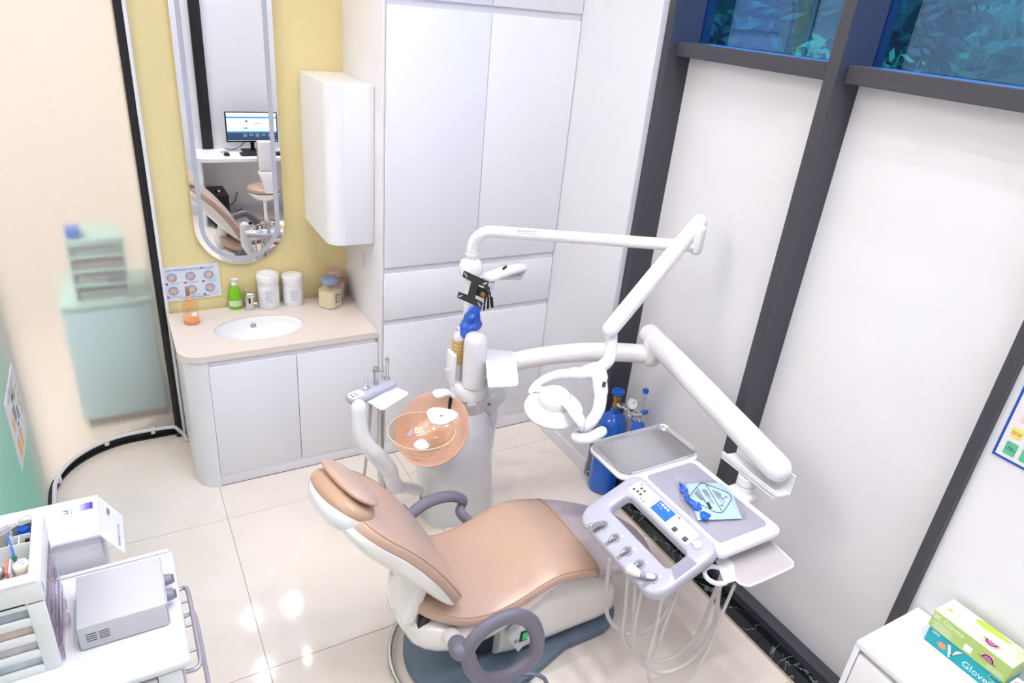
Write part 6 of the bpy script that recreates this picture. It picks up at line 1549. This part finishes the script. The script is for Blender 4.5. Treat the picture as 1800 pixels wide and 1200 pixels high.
# hoses
def hose(label_pts, r): emit('hose', tube(new(), spath([Vector(p) for p in label_pts], 6), r, 12), HOSE, du_t)
hose([(1.4251, 1.4633, 0.6993), (1.4355, 1.4563, 0.4874), (1.4592, 1.4405, 0.3577), (1.5208, 1.3994, 0.2889), (1.5813, 1.3592, 0.3021), (1.6340, 1.3240, 0.4108), (1.6494, 1.3138, 0.5674)], 0.0085)
hose([(1.4334, 1.3629, 0.6849), (1.4513, 1.3550, 0.4902), (1.4708, 1.3463, 0.3350), (1.5566, 1.3082, 0.2283), (1.6560, 1.2640, 0.2196), (1.7328, 1.2299, 0.3432), (1.7506, 1.2219, 0.5442), (1.7579, 1.2187, 0.6457), (1.7582, 1.2186, 0.7383)], 0.0085)
hose([(1.4197, 1.3090, 0.7097), (1.4480, 1.2964, 0.4684), (1.4766, 1.2837, 0.3253), (1.5385, 1.2562, 0.2353), (1.6190, 1.2204, 0.2171), (1.6981, 1.1853, 0.2986), (1.7308, 1.1708, 0.4647), (1.7125, 1.1789, 0.6482), (1.7064, 1.1816, 0.7507)], 0.0085)
hose([(1.4185, 1.2696, 0.7117), (1.4214, 1.2683, 0.5391), (1.4428, 1.2588, 0.3915), (1.4914, 1.2371, 0.3137), (1.5140, 1.2271, 0.3596), (1.5267, 1.2215, 0.5379), (1.5393, 1.2158, 0.7331)], 0.006)
hose([(1.4470, 1.2035, 0.7167), (1.4556, 1.2012, 0.5637), (1.4584, 1.2004, 0.3878), (1.5016, 1.1889, 0.2288), (1.5884, 1.1658, 0.1621), (1.6494, 1.1495, 0.2284), (1.6944, 1.1375, 0.3908), (1.7024, 1.1354, 0.5412), (1.7169, 1.1315, 0.6832), (1.7207, 1.1305, 0.7210)], 0.006)
# bag of masks on the mat
mb = thing('mask_packet', 'clear packet of pale blue masks with bright blue valves on the grey mat', 'packet', (1.82, 1.43, 0.849))
PK = [Vector(p) for p in [(1.8003, 1.5230, 0.8580), (1.9417, 1.4722, 0.8580), (1.9387, 1.4006, 0.8580), (1.8617, 1.2722, 0.8580), (1.6922, 1.3344, 0.8580)]]
PKs = []
for a_, b_ in zip(PK, PK[1:] + PK[:1]): PKs += [a_ + (b_ - a_) * t_ for t_ in (0.0, 0.12, 0.5, 0.88)]
cpk = sum(PK, Vector()) / len(PK)
bm = new()
lay = []
for k_, z_ in ((0.90, 0.8488), (0.985, 0.856), (0.9, 0.864), (0.5, 0.867)):
    lay.append([Vector((cpk.x + (p.x - cpk.x) * k_, cpk.y + (p.y - cpk.y) * k_, z_)) for p in PKs])
skin(bm, lay); emit('mask_stack', bm, M('pale_blue_mask', 'b3cfde', 0.45, var=0.04, scale=25, bump=0.3, bscale=60), mb, smooth=50)
bm = new()
for k_ in range(9):
    f_ = 0.1 + 0.1 * k_
    a_, b_ = PK[0] + (PK[4] - PK[0]) * f_, PK[1] + (PK[3] - PK[1]) * f_
    tube(bm, [Vector((p.x, p.y, 0.8645)) for p in (a_ + (b_ - a_) * 0.08, a_ + (b_ - a_) * 0.92)], 0.0016, 6)
emit('mask_pleats', bm, M('mask_pleat', 'c6dde8', 0.5), mb, kind='stuff')
bm = new()
FILM = M('clear_film', 'f1eef4', 0.12, var=0.0, trans=0.9, ior=1.05, alpha=0.35)
film = [Vector(p) for p in [(1.7960, 1.5842, 0.8520), (1.8215, 1.5381, 0.8520), (1.9090, 1.5138, 0.8520), (1.9560, 1.4785, 0.8520), (1.9807, 1.3911, 0.8520), (1.8760, 1.2668, 0.8520), (1.8009, 1.2854, 0.8520), (1.6998, 1.3287, 0.8520), (1.6933, 1.3893, 0.8520), (1.7300, 1.4885, 0.8520)]]
prism(bm, [p + Z * (0.002 * math.sin(3 * i)) for i, p in enumerate(film)], (0, 0, 0.0012), 0); emit('film_edge', bm, FILM, mb, smooth=30)
rnd = random.Random(11)
vb = [(1.7661, 1.5070, 0.8660), (1.7572, 1.4806, 0.8660), (1.7395, 1.4511, 0.8660), (1.7330, 1.4248, 0.8660), (1.7355, 1.4023, 0.8660), (1.7375, 1.3734, 0.8660), (1.7353, 1.3467, 0.8660), (1.7188, 1.3231, 0.8660), (1.7474, 1.3903, 0.8660), (1.7606, 1.4942, 0.8660), (1.7157, 1.3379, 0.8660), (1.7252, 1.3786, 0.8660), (1.7341, 1.4387, 0.8660), (1.7383, 1.3317, 0.8660), (1.7299, 1.4118, 0.8660)]
for p in vb:
    bm = new(); u_ = Vector((rnd.uniform(-1, 1), rnd.uniform(-1, 1), 0.2)).normalized()
    tube(bm, [Vector(p) - u_ * 0.011, Vector(p), Vector(p) + u_ * 0.011], [0.006, 0.008, 0.005], 8, 'round')
    emit('blue_valve', bm, BLUEPL, mb)
zt = 0.8675
outp = [Vector(p) for p in [(1.8386, 1.4859, 0.8678), (1.8591, 1.4851, 0.8678), (1.8691, 1.4732, 0.8678), (1.9099, 1.3995, 0.8678), (1.8997, 1.3741, 0.8678), (1.8822, 1.3597, 0.8678), (1.8079, 1.3238, 0.8678), (1.7871, 1.3292, 0.8678), (1.7737, 1.3453, 0.8678), (1.7445, 1.4284, 0.8678), (1.7501, 1.4442, 0.8678)]]
bm = new(); tube(bm, spath(outp, 3, True), 0.0011, 6, closed=True); emit('print_outline', bm, INKBLK, mb)
bm = new()
for a_, b_ in (([(1.8647, 1.4750, 0.8678), (1.8062, 1.3280, 0.8678)], 0.0011), ([(1.8172, 1.4757, 0.8678), (1.7729, 1.3596, 0.8678)], 0.0011)):
    tube(bm, [Vector(q) for q in a_], b_, 6)
emit('print_line', bm, INKBLK, mb)
bm = new(); prism(bm, [Vector(p) for p in [(1.7841, 1.3898, 0.8681), (1.7969, 1.3880, 0.8681), (1.7828, 1.3550, 0.8681), (1.7678, 1.3544, 0.8681)]], (0, 0, 0.0005), 0); emit('print_block', bm, M('print_dark', '4a4048', 0.5, var=0), mb, smooth=0)
bm = new()
for k in range(7):
    a_, b_ = [Vector(p) for p in [(1.8661, 1.4511, 0.8681), (1.8316, 1.3449, 0.8681)]]
    c_, d_ = [Vector(p) for p in [(1.8812, 1.4260, 0.8681), (1.8616, 1.3572, 0.8681)]]
    f_ = k / 7
    s_, e_ = a_ + (c_ - a_) * f_, b_ + (d_ - b_) * f_
    tube(bm, [s_ + (e_ - s_) * 0.1, s_ + (e_ - s_) * (0.6 + 0.3 * (k % 2))], 0.0006, 5)
    a_, b_ = [Vector(p) for p in [(1.8298, 1.4700, 0.8681), (1.7949, 1.3675, 0.8681)]]
    c_, d_ = [Vector(p) for p in [(1.8493, 1.4620, 0.8681), (1.8059, 1.3487, 0.8681)]]
    s_, e_ = a_ + (c_ - a_) * f_, b_ + (d_ - b_) * f_
    tube(bm, [s_ + (e_ - s_) * 0.1, s_ + (e_ - s_) * (0.5 + 0.35 * (k % 2))], 0.0006, 5)
    a_, b_ = [Vector(p) for p in [(1.7813, 1.4528, 0.8681), (1.7754, 1.3899, 0.8681)]]
    c_, d_ = [Vector(p) for p in [(1.8068, 1.4645, 0.8681), (1.7783, 1.3745, 0.8681)]]
    s_, e_ = a_ + (c_ - a_) * f_, b_ + (d_ - b_) * f_
    tube(bm, [s_, s_ + (e_ - s_) * 0.7], 0.0006, 5)
emit('fine_print', bm, INKGREY, mb, kind='stuff')
bm = new()
for p in [(1.8722, 1.4074, 0.8681), (1.8645, 1.3812, 0.8681), (1.8303, 1.3525, 0.8681), (1.8828, 1.3845, 0.8681)]: lathe(bm, [(0, 0), (0.006, 0), (0.005, 0.0006), (0, 0.0006)], p, n=12)
emit('print_mark', bm, GREYPL, mb, kind='stuff')
# ---------------------------------------------------------------- oxygen cylinder
ox = thing('oxygen_cylinder', 'bright blue oxygen cylinder with a brass valve in the corner by the window post', 'gas cylinder', (2.238, 2.505, 0.002))
OXx, OXy = 2.240, 2.488
bm = new(); lathe(bm, [(0, 0.002), (0.068, 0.002), (0.078, 0.012), (0.082, 0.03), (0.082, 0.425), (0.078, 0.460), (0.062, 0.491), (0.035, 0.510), (0.026, 0.517), (0.026, 0.550), (0, 0.550)], (OXx, OXy, 0), n=44); emit('cylinder_body', bm, OXYBLUE, ox, smooth=50)
bm = new(); lathe(bm, [(0, 0.5502), (0.020, 0.5502), (0.021, 0.570), (0.016, 0.585), (0.016, 0.597), (0.022, 0.605), (0.021, 0.625), (0.012, 0.631), (0, 0.631)], (OXx, OXy, 0), n=20); emit('brass_valve', bm, BRASS, ox)
bm = new(); lathe(bm, [(0, 0.632), (0.026, 0.632), (0.034, 0.637), (0.036, 0.649), (0.032, 0.659), (0.018, 0.663), (0, 0.663)], (OXx, OXy, 0), n=28); emit('hand_wheel', bm, BLUEPL, ox)
rg = Vector((0.10, -1, 0)).normalized()
vz = Vector((OXx, OXy, 0.582))
emit('regulator_nut', tube(new(), [vz + rg * 0.018, vz + rg * 0.050], 0.016, 6), CHROME, ox, smooth=20)
emit('regulator_stem', tube(new(), [vz + rg * 0.050, vz + rg * 0.105], 0.0075, 12), CHROME, ox)
gp_ = vz + rg * 0.118
bm = new(); lathe(bm, [(0, -0.02), (0.020, -0.018), (0.025, 0.0), (0.020, 0.018), (0, 0.02)], gp_, Z, n=20); emit('regulator_body', bm, CHROME, ox)
gz = gp_ + Z * 0.055
gn = Vector((-0.75, -0.5, 0.35)).normalized()
bm = new(); lathe(bm, [(0, -0.012), (0.030, -0.012), (0.033, 0.0), (0.033, 0.010), (0.029, 0.012), (0.028, 0.008), (0, 0.008)], gz, gn, n=30); emit('gauge_case', bm, CHROME, ox, smooth=35)
bm = new(); lathe(bm, [(0, 0.0082), (0.0275, 0.0082), (0.0275, 0.0092), (0, 0.0092)], gz, gn, n=28); gf_ = emit('gauge_face', bm, INKWHITE, ox)
gu, gv, _ = frame(gn)
emit('gauge_needle', tube(new(), [gz + gn * 0.010, gz + gn * 0.010 + gu * 0.012 + gv * 0.014], 0.0012, 6), INKBLK, gf_)
fmx = vz + rg * 0.185 + Z * 0.022
emit('flow_tube', tube(new(), [fmx + Z * 0.015, fmx + Z * 0.135], 0.013, 18), CLEARPL, ox)
bm = new(); lathe(bm, [(0, 0.136), (0.013, 0.136), (0.016, 0.142), (0.016, 0.155), (0.010, 0.159), (0, 0.159)], fmx, n=18); emit('flow_cap', bm, BLUEPL, ox)
emit('flow_base', tube(new(), [gp_ + rg * 0.02, fmx + Z * 0.004], 0.012, 14, 'round'), CHROME, ox)
emit('flow_knob', tube(new(), [fmx + X * 0.012 + Z * 0.012, fmx + X * 0.030 + Z * 0.012], 0.014, 16, 'round'), BLUEPL, ox)
emit('flow_neck', tube(new(), [fmx - Z * 0.012, fmx - Z * 0.05], 0.008, 12), CHROME, ox)
bm = new(); lathe(bm, [(0, -0.112), (0.036, -0.112), (0.038, -0.105), (0.038, -0.086), (0.034, -0.084), (0.035, -0.068), (0.028, -0.054), (0, -0.052)], fmx, n=30); emit('humidifier_lid', bm, BLUEPL, ox, smooth=35)
emit('humidifier_spout', tube(new(), [fmx - Z * 0.07 - rg * 0.03, fmx - Z * 0.062 - rg * 0.062], [0.007, 0.004], 10), BLUEPL, ox)
bm = new(); lathe(bm, [(0, -0.26), (0.030, -0.26), (0.033, -0.25), (0.033, -0.113), (0.031, -0.113), (0.031, -0.248), (0, -0.255)], fmx, n=28); emit('humidifier_jar', bm, CLEARPL, ox)
emit('dip_tube', tube(new(), [fmx - Z * 0.113, fmx - Z * 0.235], 0.0065, 10), BLUEPL, ox)
# ---------------------------------------------------------------- dentist stool (seen in the mirror)
sx_, sy_ = 1.41, 0.08
sl = thing('dentist_stool', 'round tan padded stool with a white backrest shell on castors, seen in the mirror', 'stool', (sx_, sy_, 0))
bm = new(); lathe(bm, [(0, 0.44), (0.15, 0.44), (0.172, 0.452), (0.178, 0.472), (0.165, 0.492), (0.10, 0.502), (0, 0.504)], (sx_, sy_, 0), n=40); emit('seat_pad', bm, TAN, sl, smooth=60)
bm = new(); lathe(bm, [(0, 0.34), (0.05, 0.342), (0.12, 0.375), (0.165, 0.425), (0.168, 0.4395), (0, 0.4395)], (sx_, sy_, 0), n=40); emit('seat_shell', bm, CREAM_PL, sl, smooth=60)
emit('gas_column', tube(new(), [(sx_, sy_, 0.09), (sx_, sy_, 0.342)], 0.025, 16), CHROME, sl)
bm = new(); skin(bm, [superring((1.432, 0.235 - 0.01 * k, z), X, Y, w, d, 24, 3) for k, (z, w, d) in enumerate(((0.46, 0.045, 0.03), (0.54, 0.055, 0.032), (0.62, 0.075, 0.034), (0.66, 0.092, 0.036), (0.68, 0.094, 0.03)))]); emit('back_bracket', bm, PLASTIC, sl, smooth=50)
bm = new(); obox(bm, (1.443, 0.195, 0.835), X, (0, 1, 0.03), (0, -0.03, 1), 0.088, 0.025, 0.155, 0.02, 4); emit('back_shell', bm, PLASTIC, sl, smooth=50)
bm = new(); obox(bm, (1.443, 0.150, 0.835), X, (0, 1, 0.03), (0, -0.03, 1), 0.092, 0.020, 0.150, 0.018, 4); emit('back_pad', bm, TAN, sl, smooth=50)
for k in range(5):
    a = 2 * PI * k / 5 + 0.3
    e_ = Vector((sx_ + 0.23 * math.cos(a), sy_ + 0.23 * math.sin(a), 0.075))
    lg = emit('leg', tube(new(), [Vector((sx_, sy_, 0.10)), e_], [0.024, 0.016], 10, 'round'), CHROME, sl)
    bm = new(); lathe(bm, [(0, -0.018), (0.022, -0.018), (0.025, 0), (0.022, 0.018), (0, 0.018)], (e_.x, e_.y, 0.026), (-math.sin(a), math.cos(a), 0), n=16); emit('castor', bm, BLACK, lg)
